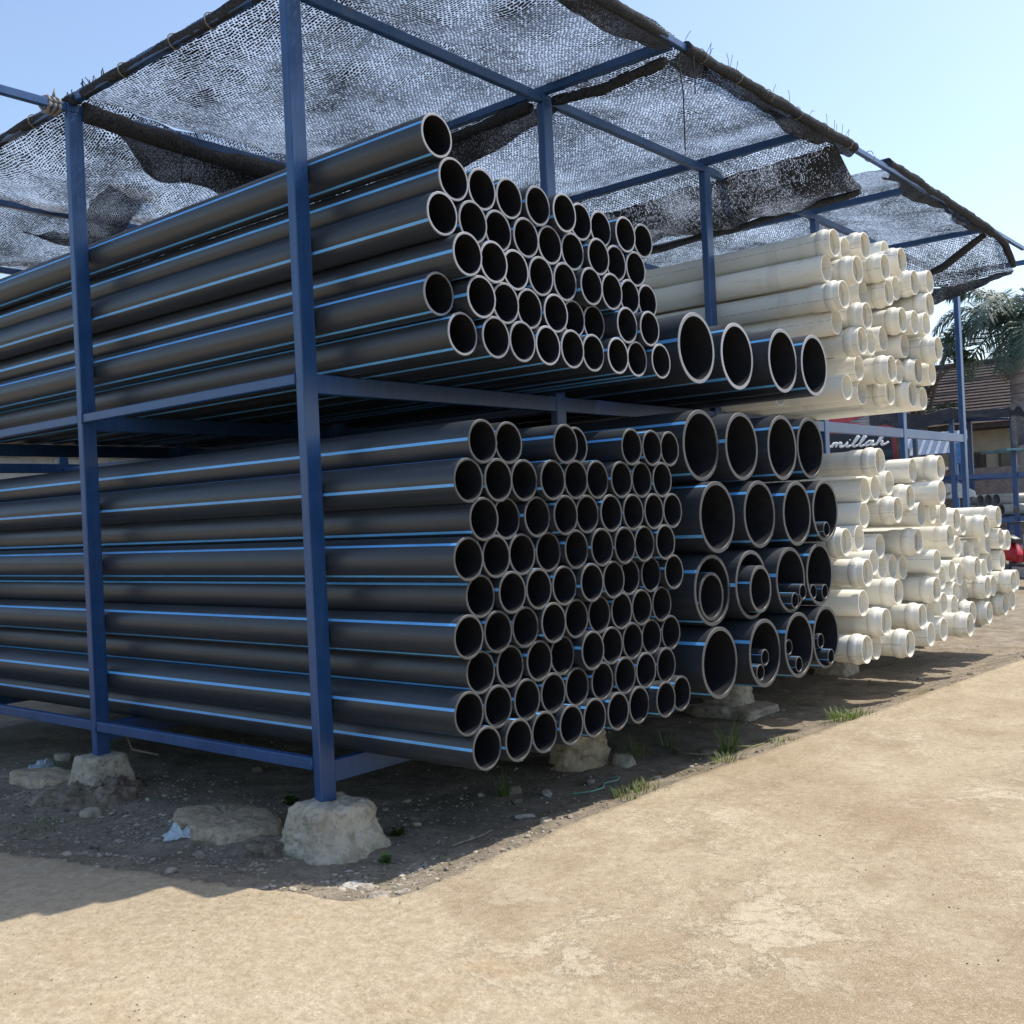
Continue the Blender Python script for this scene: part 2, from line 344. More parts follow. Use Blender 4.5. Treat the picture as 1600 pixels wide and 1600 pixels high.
LOWER_STACK=[[(0.874,0.244,1.635),(0.856,0.441,1.634),(0.887,0.828,1.635),(0.803,1.024,1.635),(0.877,1.411,1.634),(0.877,1.607,1.632),(0.866,1.802,1.632)],
 [(0.867,0.148,1.465),(0.87,0.342,1.465),(0.86,0.536,1.464),(0.875,0.731,1.464),(0.866,0.926,1.465),(0.855,1.121,1.465),(0.869,1.315,1.464),(0.865,1.51,1.463),(0.869,1.706,1.462)],
 [(0.862,0.243,1.295),(0.825,0.438,1.294),(0.849,0.633,1.294),(0.868,0.828,1.295),(0.854,1.023,1.295),(0.863,1.218,1.294),(0.868,1.412,1.294),(0.871,1.607,1.293),(0.867,1.802,1.292)],
 [(0.846,0.148,1.126),(0.838,0.341,1.126),(0.827,0.536,1.125),(0.829,0.73,1.125),(0.851,0.925,1.126),(0.866,1.12,1.126),(0.872,1.315,1.125),(0.864,1.51,1.124),(0.873,1.705,1.124)],
 [(0.821,0.242,0.957),(0.841,0.438,0.957),(0.839,0.633,0.957),(0.842,0.827,0.957),(0.865,1.022,0.957),(0.86,1.217,0.957),(0.824,1.412,0.956),(0.833,1.607,0.956),(0.858,1.802,0.956)],
 [(0.827,0.148,0.788),(0.829,0.341,0.789),(0.828,0.535,0.789),(0.842,0.73,0.789),(0.832,0.924,0.789),(0.83,1.119,0.789),(0.833,1.314,0.789),(0.829,1.51,0.788),(0.831,1.705,0.788)],
 [(0.802,0.242,0.621),(0.808,0.437,0.621),(0.823,0.632,0.621),(0.809,0.827,0.621),(0.851,1.022,0.621),(0.83,1.217,0.621),(0.827,1.412,0.621),(0.818,1.607,0.621),(0.82,1.802,0.621)],
 [(0.808,0.148,0.454),(0.81,0.34,0.454),(0.819,0.534,0.454),(0.82,0.729,0.454),(0.817,0.924,0.454),(0.83,1.119,0.454),(0.837,1.314,0.454),(0.838,1.509,0.454),(0.841,1.705,0.454)],
 [(0.821,0.24,0.288),(0.84,0.436,0.288),(0.835,0.631,0.288),(0.846,0.826,0.288),(0.844,1.021,0.288),(0.851,1.216,0.288),(0.849,1.412,0.288),(0.891,1.607,0.288),(0.869,1.802,0.288)]]
LARGE_UPPER=[[(0.824,2.22,2.231),(0.803,2.752,2.231),(0.885,3.217,2.231),(0.911,3.639,2.231)]]
LARGE_LOWER=[[(0.83,2.209,1.662),(0.869,2.631,1.662),(0.9,3.117,1.661),(0.9,3.539,1.666)],
 [(0.894,2.247,1.242),(0.9,2.763,1.244),(0.934,3.217,1.235),(0.941,3.639,1.242)],
 [(0.86,2.209,0.821),(0.892,2.631,0.82),(0.947,3.052,0.818),(0.926,3.533,0.821)],
 [(0.881,2.221,0.4),(0.935,2.68,0.401),(0.959,3.102,0.4),(0.955,3.523,0.4)]]
CREAM_UPPER=[(0.894,4.12,3.148,1),(0.881,4.343,3.133,0),(0.953,4.538,3.185,1),(0.836,5.253,3.269,0),(1.023,5.092,3.147,1),(0.857,4.046,2.96,0),(1.003,4.248,2.955,1),(1.008,4.773,3.052,1),(0.973,5.501,3.042,1),(1.025,5.701,3.064,0),(0.972,4.051,2.757,1),(0.866,4.678,2.868,0),(0.986,4.882,2.877,1),(0.889,5.307,2.985,0),(1.034,5.656,2.868,1),(0.859,4.176,2.598,0),(0.995,4.401,2.641,1),(0.879,5.006,2.553,0),(0.987,5.147,2.696,1),(1.011,5.349,2.696,0),(1.035,5.545,2.699,0),(0.985,4.315,2.453,1),(0.86,4.807,2.506,0),(0.947,5.279,2.513,0),(0.942,5.701,2.554,0),(1.13,5.512,2.483,1),(0.867,4.528,2.287,0),(0.819,4.956,2.339,0),(1.025,4.763,2.28,1),(0.926,5.189,2.305,0),(1.004,5.396,2.312,1),(1.009,5.701,2.315,0),(0.86,4.304,2.13,0),(0.838,4.642,2.118,0),(0.926,4.977,2.124,1),(0.979,5.313,2.124,1),(0.929,5.7,2.118,0),(0.454,4.046,2.118,2),(0.51,4.166,2.278,2),(0.544,4.046,2.438,2),(0.548,4.606,2.468,2),(0.428,4.656,2.658,2),(0.413,4.476,2.828,2),(0.459,5.086,2.888,2)]
CREAM_LOWER=[(1.0,4.503,1.58,1),(0.961,5.287,1.52,0),(0.875,5.701,1.532,0),(1.112,5.488,1.531,1),(0.859,4.555,1.374,0),(0.859,4.751,1.391,0),(0.894,4.951,1.424,0),(0.993,5.113,1.305,1),(0.947,5.6,1.363,0),(1.144,5.382,1.333,0),(0.87,4.486,1.19,0),(0.988,4.849,1.215,1),(1.018,5.266,1.174,0),(1.027,5.506,1.181,0),(1.045,5.701,1.156,0),(0.904,4.051,1.009,1),(0.864,4.383,1.023,0),(0.873,4.755,0.945,0),(1.0,5.223,0.957,1),(0.883,4.594,0.833,0),(1.0,4.171,0.785,1),(0.84,4.87,0.786,0),(0.847,5.066,0.773,0),(0.857,5.262,0.754,0),(1.024,5.562,0.778,0),(1.014,5.701,0.639,0),(0.917,4.274,0.558,0),(1.0,4.745,0.6,1),(1.039,5.479,0.559,1),(1.026,4.409,0.409,1),(1.019,5.179,0.37,1),(0.967,5.514,0.36,0),(1.017,5.701,0.422,0),(1.0,4.096,0.248,1),(0.921,4.475,0.219,0),(1.096,4.676,0.223,1),(1.035,5.31,0.218,0),(1.019,5.665,0.218,0),(0.454,4.876,0.218,2),(0.51,4.976,0.388,2),(0.544,4.776,0.398,2),(0.548,4.046,0.448,2),(0.428,5.276,0.548,2),(0.413,4.546,0.558,2),(0.459,5.076,0.558,2),(0.441,4.406,0.708,2),(0.468,5.426,0.928,2),(0.41,5.696,0.928,2),(0.428,4.966,0.958,2),(0.55,4.306,1.268,2),(0.421,4.306,1.468,2)]
CREAM_LOW_FAR=[(1.0,6.18,1.096,1),(0.86,6.799,1.037,0),(1.0,7.006,1.011,1),(0.858,7.588,1.087,0),(1.002,7.387,1.088,1),(0.997,6.001,0.96,1),(0.86,6.614,0.851,0),(0.855,6.872,0.801,0),(0.888,7.068,0.812,0),(0.933,7.262,0.846,0),(0.995,7.455,0.881,0),(1.005,7.65,0.857,0),(0.885,6.352,0.647,0),(0.891,6.544,0.605,0),(0.984,6.741,0.648,1),(0.927,7.122,0.609,0),(0.914,7.35,0.654,0),(0.96,7.6,0.667,0),(0.888,6.421,0.452,0),(0.858,6.762,0.445,0),(1.0,6.966,0.458,1),(0.971,7.239,0.451,0),(1.094,7.439,0.473,1),(1.069,7.641,0.475,0),(0.922,6.254,0.349,0),(0.983,6.549,0.266,1),(1.0,6.977,0.224,1),(1.011,7.45,0.253,1),(1.023,7.65,0.279,0),(1.125,6.001,0.222,1),(0.454,6.746,0.218,2),(0.51,7.186,0.218,2),(0.544,6.046,0.418,2),(0.548,6.166,0.578,2),(0.428,5.996,0.678,2),(0.413,6.166,0.778,2),(0.459,6.356,0.848,2)]

# ================================================================== GROUND
def edge_x(y):  # the pavement's edge beside the racks
    return .95 if y < 1.3 else (.95+.078*(y-1.3) if y < 12 else .95+.078*10.7+.11*(y-12))
APRON = [(-40, -12), (-14, -4.6), (-6, -2.4), (-3, -1.6), (-1.9, -1.25), (-1.08, -1.03), (-.55, -.92), (.03, -.76), (.46, -.66), (.79, -.58), (.92, -.46), (.955, -.3)]
PAVE = APRON+[(edge_x(y), y) for y in (-.1, .5, 1, 1.3, 2, 3, 4.5, 6, 8, 10, 12, 15, 20, 30, 45, 80)]
def apron_y(x):
    for (x0, y0), (x1, y1) in zip(APRON, APRON[1:]):
        if x0 <= x <= x1: return y0+(y1-y0)*(x-x0)/(x1-x0)
    return -.3 if x > .9 else -12
def in_pave(x, y, margin=0.0):
    return x > edge_x(y)+margin or y < apron_y(min(x, .95))-margin
def sst(t): t = max(0, min(1, t)); return t*t*(3-2*t)
def ground_h(x, y):
    rise = max(sst(1-(edge_x(y)-x)/.50), sst(1-(y-apron_y(min(x, .95)))/.50))
    h = -.226+.072*rise
    h += .012*fbm((x*1.3, y*1.3, 0), 3)+.009*fbm((x*5, y*5, 3), 3)+.005*fbm((x*19, y*19, 5), 2)
    h += .035*math.exp(-((x+1.98)**2+(y+.05)**2)/.10)+.02*math.exp(-((x-.02)**2+(y+.02)**2)/.16)
    h = min(h, -.148)
    if in_pave(x, y, .03): h = -.25
    return h
def axis_steps(segs):
    out = [segs[0][0]]
    for a, b, st in segs:
        n = max(1, round((b-a)/st)); out += [a+(b-a)*(i+1)/n for i in range(n)]
    return out
xs = axis_steps([(-900, -100, 200), (-100, -20, 20), (-20, -6, 2), (-6, -3.2, .12), (-3.2, 1.25, .027), (1.25, 1.6, .05), (1.6, 6, .6), (6, 30, 6), (30, 100, 35), (100, 900, 200)])
ys = axis_steps([(-900, -60, 210), (-60, -10, 10), (-10, -2, 1), (-2, -1.5, .1), (-1.5, 4.2, .027), (4.2, 10, .06), (10, 20, .5), (20, 80, 6), (80, 200, 30), (200, 1500, 260)])
gv = []; gf = []
for yy in ys:
    for xx in xs:
        near = -5 < xx < 1.6 and -2 < yy < 12
        gv.append((xx, yy, ground_h(xx, yy) if near else GZ-.02-(.05 if in_pave(xx, yy) else 0)))
nx = len(xs)
for j in range(len(ys)-1):
    for i in range(nx-1): gf.append((j*nx+i, j*nx+i+1, (j+1)*nx+i+1, (j+1)*nx+i))
me = bpy.data.meshes.new('ground'); me.from_pydata(gv, [], gf); me.materials.append(M['dirt'])
me.polygons.foreach_set('use_smooth', [True]*len(gf)); me.update()
tag(link('ground', me), kind='structure')

# pavement: strips that follow its ragged edge
random.seed(3)
def resample(pts, step):
    out = []
    for (a, b) in zip(pts, pts[1:]):
        d = math.dist(a, b); st = step if max(abs(a[0]), abs(a[1]), abs(b[0]), abs(b[1])) < 13 else 2.0
        n = max(1, int(d/st)); out += [(a[0]+(b[0]-a[0])*i/n, a[1]+(b[1]-a[1])*i/n) for i in range(n)]
    return out+[pts[-1]]
ed = resample(PAVE, .03); mb = MB(); rowsn = [(-.012, -.12), (-.004, -.012), (.006, 0), (.05, 0), (.25, 0), (1.0, 0), (4.0, 0), (16, 0), (60, 0), (240, 0)]
for i, (ex, ey) in enumerate(ed):
    a = ed[max(0, i-3)]; b = ed[min(len(ed)-1, i+3)]; tx, ty = b[0]-a[0], b[1]-a[1]; l = math.hypot(tx, ty); nxv, nyv = ty/l, -tx/l
    rag = .020*fbm((ex*2.2, ey*2.2, 1), 4)+.010*fbm((ex*14, ey*14, 2), 3)
    if ey < -.05: rag *= 3.2
    top = -.128 if ey > -.2 else -.128-.010*min(1, (-.2-ey)/.5)
    fx, fy = .78, -.62                                   # all far rows sweep off the same way so strips never cross
    for k, (d, dz) in enumerate(rowsn):
        if d < .1: px, py = ex+nxv*(d-rag), ey+nyv*(d-rag)
        else:
            q = min(1, d/1.0); vx, vy = nxv*(1-q)+fx*q, nyv*(1-q)+fy*q; px, py = ex+vx*d-nxv*rag*(1-q), ey+vy*d-nyv*rag*(1-q)
        zz = top+dz+(.006*fbm((px*.9, py*.9, 4), 3) if 2 <= k < 7 else 0)
        mb.v.append((px, py, zz))
K = len(rowsn)
for i in range(len(ed)-1):
    for k in range(K-1): mb.face([i*K+k, i*K+k+1, (i+1)*K+k+1, (i+1)*K+k], 0, True)
pv = mb.build('pavement', M['concrete']); tag(pv, kind='structure')

# gravel, chips and crumbs lying in the dirt strip and along the broken edge
random.seed(11)
def pebble(mb, c, r, flat=.6, m=0):
    ph = (1+5**.5)/2
    base = [(-1, ph, 0), (1, ph, 0), (-1, -ph, 0), (1, -ph, 0), (0, -1, ph), (0, 1, ph), (0, -1, -ph), (0, 1, -ph), (ph, 0, -1), (ph, 0, 1), (-ph, 0, -1), (-ph, 0, 1)]
    fs = [(0, 11, 5), (0, 5, 1), (0, 1, 7), (0, 7, 10), (0, 10, 11), (1, 5, 9), (5, 11, 4), (11, 10, 2), (10, 7, 6), (7, 1, 8), (3, 9, 4), (3, 4, 2), (3, 2, 6), (3, 6, 8), (3, 8, 9), (4, 9, 5), (2, 4, 11), (6, 2, 10), (8, 6, 7), (9, 8, 1)]
    a = random.random()*6.28; sx, sy = random.uniform(.7, 1.3), random.uniform(.6, 1.0)
    vs = []
    for b in base:
        v = Vector(b).normalized()*(r*random.uniform(.75, 1.15)); x, y = v.x*sx, v.y*sy
        vs.append((c[0]+x*math.cos(a)-y*math.sin(a), c[1]+x*math.sin(a)+y*math.cos(a), c[2]+v.z*flat))
    mb.add(vs, fs, m)
mb = MB(); n = 0
while n < 6500:
    x = random.uniform(-3.4, 1.6); y = random.uniform(-1.4, 8.0) if random.random() < .5 else random.uniform(-1.2, 2.2)
    if in_pave(x, y, .02): continue
    dens = .35+.65*max(0, fbm((x*1.7, y*1.7, 9), 3)+.3)
    if x < -.4 and y > .5: dens *= .15
    if y > -.1 and edge_x(y)-x < .30: dens += .35
    if random.random() > dens: continue
    r = .0035*math.exp(random.gauss(.25, .55))
    if random.random() < .03: r *= 2.6
    pebble(mb, (x, y, ground_h(x, y)+r*.2), r, random.uniform(.3, .7), 0 if random.random() < .45 else random.choice((1, 1, 2))); n += 1
n = 0
while n < 2600:
    x = random.uniform(-3.0, .95); y = random.gauss(-.25, .35)
    if in_pave(x, y, -.02) or random.random() > .5+fbm((x*2.3, y*2.3, 4), 3): continue
    r = .006*math.exp(random.gauss(.2, .5)); pebble(mb, (x, y, ground_h(x, y)+r*.12), r, random.uniform(.18, .4), random.choice((0, 1, 1, 2, 2))); n += 1
tag(mb.build('gravel', [M['pebble'], M['rubble'], M['footing_grey']]), 'loose pale gravel and concrete crumbs scattered over the dirt strip', 'gravel', kind='stuff')
mb = MB()
for k in range(1500):
    x = random.uniform(-1.5, 3.6); y = random.uniform(-2.6, 5) if k % 3 else random.uniform(-2.2, -.4)
    if not in_pave(x, y, .03): continue
    r = random.uniform(.002, .0045); pebble(mb, (x, y, -.130+r*.3-(.01 if y < -.5 else 0)), r)
tag(mb.build('grit', M['rubble']), 'small grit strewn over the concrete pavement', 'grit', kind='stuff')

# ================================================================== THE RACK
rack = thing('pipe_rack', 'tall blue steel rack holding the pipe stacks, open at the front', 'rack', (0, 0, 0))
def post_mesh(z0, z1, hx=HX, hy=HY):
    b = MB(); b.box(-hx, hx, -hy, hy, z0, z1, ch=.005); return b.mesh('post', [M['blue']])
pm = post_mesh(0, ZT); NROW, NBAY = 4, 5
for i in range(NROW):
    for k in range(NBAY+1 if i == 0 else NBAY):
        link('post', pm, rack, (-LX*i, BY*k, 0))
def bar(name, x0, x1, y0, y1, z0, z1, parent=rack, mat='blue'):
    b = MB(); b.box(x0, x1, y0, y1, z0, z1, ch=.004); return b.build(name, M[mat], parent)
for i in range(NROW):
    for k in range(NBAY):
        y0, y1 = BY*k+HY, BY*(k+1)-HY; x = -LX*i
        if k < 3 or i == 0: bar('shelf_beam', x-.022, x+.022, y0, y1, 1.925, 2.018)
        dz = -.075 if k >= 2 else 0
        bar('floor_beam', x-.022, x+.022, y0, y1, .083+dz, .188+dz)
        bar('roof_beam', x-HX+.004, x+HX-.004, y0-2*HY+.004 if k else y0-2*HY, y1, ZT+.0, ZT+.055)
for i in range(NROW-1):
    x0, x1 = -LX*(i+1)+HX, -LX*i-HX
    bar('front_rail', x0, x1, -HY, -HY+.045, 1.970, 2.021)
    bar('front_rail', x0, x1, -HY, -HY+.045, .150, .206)
    for k in range(1, 3):
        bar('shelf_rail', x0, x1, BY*k-.02, BY*k+.02, 1.93, 1.975)
for k in range(NBAY+1):
    bar('rafter', -LX*3-.3, OX, BY*k-.025, BY*k+.025, ZT+.056, ZT+.108)
b_out = bar('eave_beam', OX+.006, OX+.044, -.03, BY*4.62, ZT+.060, ZT+.100)
bar('overhang_beam', -LX-.02, -LX+.02, -2.6, -HY-.002, ZT+.0, ZT+.05)
bar('beam_stub', OX-.05, OX+.03, BY*2.66-.03, BY*2.66+.03, ZT+.106, ZT+.17)
# weld beads where rails meet the posts of the near side
for (x, z) in ((-LX+HX+.004, 1.995), (-LX+HX+.004, .178), (-HX-.004, 1.995), (-HX-.004, .178)):
    b = MB(); b.tube([(x, -HY-.001, z-.03), (x+.002, -HY-.004, z), (x, -HY-.001, z+.03)], [.004, .006, .004], 6); b.build('weld_bead', M['blue'], rack)

# ------------------------------------------------------------------ footings
def rock_mesh(name, hw, top, h, seed, expo=4, mat='footing', disp=.02, round_top=.2, res=(64, 26), fine=.006):
    """weathered block: hw = half widths at the foot (x, y), top = half widths at the top"""
    N, T = res; b = MB(); sd = seed*7.3
    def pt(a, t):
        ca, sa = math.cos(a), math.sin(a); k = (abs(ca)**expo+abs(sa)**expo)**(-1/expo)
        if t <= 1: f = t**.9; z = h*t*(1-round_top*.3)-.05*(1-t); s = 1
        w = 1-(0 if t < 1-round_top else ((t-1+round_top)/round_top)**2*.22)
        px = ca*k*(hw[0]+(top[0]-hw[0])*f)*w; py = sa*k*(hw[1]+(top[1]-hw[1])*f)*w
        if t > 1-round_top: z = h*(1-round_top)+(h*round_top)*math.sin((t-1+round_top)/round_top*math.pi/2)-0.0
        d = disp*fbm((px*6+sd, py*6, z*6), 4)+fine*fbm((px*32+sd, py*32, z*32), 3)
        g = math.hypot(px, py)+1e-6
        return (px+px/g*d, py+py/g*d, z+d*.35)
    for j in range(T):
        for i in range(N): b.v.append(pt(2*math.pi*i/N, j/(T-1)))
    for j in range(T-1):
        for i in range(N): b.face([j*N+i, j*N+(i+1) % N, (j+1)*N+(i+1) % N, (j+1)*N+i], 0, True)
    last = (T-1)*N; rings = 5; prev = [last+i for i in range(N)]; cz = sum(b.v[q][2] for q in prev)/N
    edge = [b.v[q] for q in prev]
    for r in range(1, rings):
        s = 1-r/rings; cur = []
        for i in range(N):
            x, y, z = edge[i]; x *= s; y *= s; cur.append(len(b.v)); b.v.append((x, y, cz+(z-cz)*s+fine*1.3*fbm((x*20+sd, y*20, 1), 3)))
        for i in range(N): b.face([prev[i], prev[(i+1) % N], cur[(i+1) % N], cur[i]], 0, True)
        prev = cur
    b.face(prev, 0, True)
    return b.mesh(name, [M[mat]])
def place(name, me, loc, label, cat, group=None, rz=0): return tag(link(name, me, None, loc, (0, 0, rz)), label, cat, group)
FG = 'concrete footings under the rack posts'
place('concrete_footing', rock_mesh('footing', (.285, .26), (.15, .14), .238, 1, 3.2, 'footing', .026, .24, (120, 48), .011), (.03, .01, GZ-.016), 'rounded crumbling tan concrete footing under the nearest blue post', 'footing', FG)
f1 = place('concrete_footing', rock_mesh('footing', (.20, .185), (.118, .11), .232, 2, 9, 'footing_grey', .006, .07, (96, 36), .004), (-LX+.0, -.005, GZ-.012), 'square tapered grey concrete footing under the second post from the left', 'footing', FG)
mb = MB(); mb.box(-.014, .014, -.002, .002, -.03, .03, ch=.0015); mb.build('paint_smear', M['blue'], f1, (.118, -.06, .165), (R(14), R(-12), R(60)))
lbl = {1: 'broken brownish footing half hidden under the lower small black pipes', 2: 'square footing on a flat base under the large black pipes', 3: 'low footing in shade beneath the cream pipes', 4: 'farther low footing beneath the far cream pipes', 5: 'footing under the farthest right blue post'}
for k in range(1, NBAY+1):
    place('concrete_footing', rock_mesh('footing', (.18, .17), (.14, .13), .232, 10+k, 7 if k > 1 else 3, 'footing_grey' if k != 1 else 'slab', .02 if k > 1 else .07, .12, (70, 30), .010), (.0, BY*k, GZ-.012), lbl[k], 'footing', FG)
place('footing_base', rock_mesh('base', (.30, .26), (.29, .25), .06, 44, 7, 'footing_grey', .05, .2, (80, 12), .010), (.05, BY*2-.05, GZ-.01), 'flat cracked concrete base below the footing under the large pipes', 'footing base')
me_f = rock_mesh('footing', (.16, .16), (.12, .12), .232, 31, 6, 'footing_grey', .01, .12, (32, 12)); me_f.materials
for i in (1, 2, 3):
    for k in range(0 if i > 1 else 1, NBAY):
        o = link('concrete_footing', me_f, None, (-LX*i, BY*k, GZ-.012))
        tag(o, 'plain concrete footing in deep shade at the back of the rack', 'footing', 'footings in deep shade under the rack')
# rubble collar round the second footing, slabs, stones
place('rubble_heap', rock_mesh('heap', (.44, .36), (.18, .15), .12, 5, 2.4, 'rubble', .07, .5, (100, 34), .03), (-LX+.06, -.12, GZ-.03), 'low heap of dirt and rubble banked against the second footing', 'rubble')
place('rubble_heap', rock_mesh('heap', (.22, .13), (.10, .05), .07, 6, 2.2, 'rubble', .05, .5, (80, 24), .024), (-.20, -.20, GZ-.02), 'small crumbled dirt heap at the left foot of the nearest footing', 'rubble', rz=.6)
place('stone_slab', rock_mesh('slab', (.40, .23), (.37, .205), .055, 7, 3.0, 'slab', .05, .18, (90, 16), .010), (-.80, .0, GZ-.018), 'flat tan stone slab lying left of the nearest footing', 'stone', rz=R(-8))
place('stone_slab', rock_mesh('slab', (.30, .15), (.27, .12), .065, 8, 2.6, 'slab', .04, .35, (64, 14), .006), (-2.62, -.06, GZ-.014), 'flat tan stone slab at the left edge behind the second footing', 'stone', rz=R(12))
stones = [((.30, 2.06), .085, .07, 'footing_grey', 'pale broken concrete lump leaning by the half-hidden footing'),
          ((.14, 1.20), .055, .05, 'rubble', 'dark round stone in shade below the lowest small pipes'),
          ((.88, .30), .034, .016, 'pebble', 'flat white chip at the pavement edge below the small pipes'),
          ((.90, .60), .034, .020, 'pebble', 'white shell-like chip by the pavement edge, below the small pipe ends'),
          ((.62, -.33), .055, .022, 'pebble', 'jagged pale concrete shard on the shade line at the pavement corner'),
          ((.80, -.42), .045, .018, 'pebble', 'pale concrete shard at the very corner of the dirt strip'),
          ((.86, -.34), .035, .016, 'pebble', 'small pale shard touching the pavement corner'),
          ((-.48, -.38), .05, .015, 'footing_grey', 'thin flat grey stone on the dirt below the slab'),
          ((-1.62, -.30), .06, .035, 'footing_grey', 'grey stone at the right foot of the second footing'),
          ((-2.12, -.36), .05, .035, 'footing_grey', 'grey stone at the left foot of the second footing'),
          ((-3.2, .35), .07, .05, 'footing_grey', 'pale stone in shade at the far left under the rack'),
          ((.70, .78), .045, .018, 'footing_grey', 'flat light stone on the shade line below the small pipes'),
          ((.58, 2.55), .06, .03, 'slab', 'small tan brick piece beside the grass tuft')]
for q, ((x, y), s, h, mt, lb) in enumerate(stones):
    place('stone', rock_mesh('stone', (s, s*.7), (s*.8, s*.5), h, 60+q, 2.6, mt, s*.35, .5, (20, 8), s*.08), (x, y, ground_h(x, y)-.006), lb, 'stone', 'single stones on the dirt strip', rz=q*1.3)

# ================================================================== PIPES
def tube_mesh(name, ro, ri, L, rim, n=48):
    b = MB(); c = .0025
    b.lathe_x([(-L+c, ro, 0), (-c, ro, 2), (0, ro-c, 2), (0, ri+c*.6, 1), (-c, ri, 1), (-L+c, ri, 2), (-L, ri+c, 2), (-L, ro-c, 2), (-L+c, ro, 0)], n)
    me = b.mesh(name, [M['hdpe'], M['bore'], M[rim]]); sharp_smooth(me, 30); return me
def stripe_mesh(ro, L, w, n=5):
    b = MB(); h = w/ro/2
    for x in (-.0005, -L+.0005):
        for i in range(n):
            a = -h+2*h*i/(n-1); b.v.append((x, -(ro+.0007)*math.cos(a), (ro+.0007)*math.sin(a)))
    for i in range(n-1): b.face([i, i+1, n+i+1, n+i], 0, True)
    return b.mesh('stripe', [M['stripe']])
ORD = ['', 'first', 'second', 'third', 'fourth', 'fifth', 'sixth', 'seventh', 'eighth', 'ninth', 'tenth', 'eleventh', 'twelfth', 'thirteenth', 'fourteenth']
def black_pipe(tm, sm, pos, roll, label, group, ns=4, dz=0):
    o = link('black_pipe', tm, None, pos, (roll, R(random.uniform(-.05, .05)), R(random.uniform(-.06, .06)))); tag(o, label, 'pipe', group)
    e = random.uniform(-.011, .011); o.scale = (1, 1+e, 1-e)
    for k in range(ns): link('stripe', sm, o, (0, 0, 0), (2*math.pi*k/ns, 0, 0))
    return o
random.seed(5); RS = .0972
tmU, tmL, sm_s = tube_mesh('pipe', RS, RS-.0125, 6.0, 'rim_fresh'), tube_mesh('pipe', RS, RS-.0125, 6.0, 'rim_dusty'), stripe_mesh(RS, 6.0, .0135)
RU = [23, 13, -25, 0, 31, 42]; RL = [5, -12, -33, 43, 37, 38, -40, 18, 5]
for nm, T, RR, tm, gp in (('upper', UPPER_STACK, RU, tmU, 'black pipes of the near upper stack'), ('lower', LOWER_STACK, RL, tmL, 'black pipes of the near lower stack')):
    for j, row in enumerate(T):
        for i, q in enumerate(row):
            a = RR[j] if i == 0 else random.uniform(-45, 45)
            if len(row) == 1: lb = 'single small black pipe lying alone on top of the near upper stack'
            else: lb = f'small black pipe, {ORD[i+1]} from left, {ORD[j+1]} row down, near {nm} stack'
            black_pipe(tm, sm_s, q, R(-a), lb, gp)
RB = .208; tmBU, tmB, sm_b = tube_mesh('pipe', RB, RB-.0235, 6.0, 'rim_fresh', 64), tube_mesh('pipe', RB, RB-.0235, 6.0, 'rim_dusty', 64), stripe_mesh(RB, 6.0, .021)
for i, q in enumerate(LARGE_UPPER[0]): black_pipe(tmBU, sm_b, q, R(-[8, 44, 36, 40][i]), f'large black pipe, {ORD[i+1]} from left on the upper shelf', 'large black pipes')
RBL = [[38, 8, 35, 40], [-30, 40, 38, 40], [35, 4, 12, 42], [38, 25, 30, 35]]
for j, row in enumerate(LARGE_LOWER):
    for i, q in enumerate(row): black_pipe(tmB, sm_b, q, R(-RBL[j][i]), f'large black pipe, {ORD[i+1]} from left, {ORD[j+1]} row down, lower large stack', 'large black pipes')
# pipes slid inside the large ones
def inside(j, i, dy, dz, dx, r, lb, tm, sm, roll):
    q = LARGE_LOWER[j][i]; black_pipe(tm, sm, (q[0]+dx, q[1]+dy, q[2]+dz), R(-roll), lb, 'black pipes slid inside the large ones')
tmM, smM = tube_mesh('pipe', .143, .122, 6.0, 'rim_dusty', 56), stripe_mesh(.143, 6, .013)
inside(2, 0, .012, -.037, -.015, .143, 'medium black pipe nested in the first large pipe, third row down', tmM, smM, -10)
inside(2, 1, .025, -.028, .045, .143, 'medium black pipe nested in the second large pipe, third row down', tmM, smM, 20)
tmS, smS = tube_mesh('pipe', .052, .043, 6.0, 'rim_dusty', 32), stripe_mesh(.052, 6, .006)
def cup(ang, r=.052, R0=.1835): a = R(ang); return (R0-r)*math.sin(a), -(R0-r)*math.cos(a)
thin = [(1, 3, -18, .02, 'thin black pipe alone inside the fourth large pipe, second row down'),
        (2, 2, -46, -.10, 'thin black pipe at left inside the third large pipe, third row down'),
        (2, 2, 2, .02, 'thin black pipe at bottom inside the third large pipe, third row down'),
        (2, 2, 50, .03, 'thin black pipe at right inside the third large pipe, third row down'),
        (2, 3, -30, -.02, 'thin black pipe at left inside the fourth large pipe, third row down'),
        (2, 3, 22, .01, 'thin black pipe at right inside the fourth large pipe, third row down'),
        (3, 1, -34, .0, 'thin black pipe low at left inside the second large pipe, bottom row'),
        (3, 1, 14, -.12, 'thin black pipe set back inside the second large pipe, bottom row'),
        (3, 2, -40, -.08, 'thin black pipe set back inside the third large pipe, bottom row'),
        (3, 2, 12, -.02, 'thin black pipe low inside the third large pipe, bottom row'),
        (3, 3, 8, .02, 'thin black pipe lowest inside the fourth large pipe of the bottom row')]
for (j, i, a, dx, lb) in thin:
    dy, dz = cup(a); inside(j, i, dy, dz, dx, .052, lb, tmS, smS, random.uniform(-20, 60))
inside(3, 1, .055, -.036, -.03, .052, 'thin black pipe on top inside the second large pipe, bottom row', tmS, smS, 25)
inside(3, 2, -.045, -.012, -.05, .052, 'thin black pipe on top inside the third large pipe, bottom row', tmS, smS, 25)
inside(3, 3, -.02, -.024, -.03, .052, 'thin black pipe on top inside the fourth large pipe, bottom row', tmS, smS, 25)

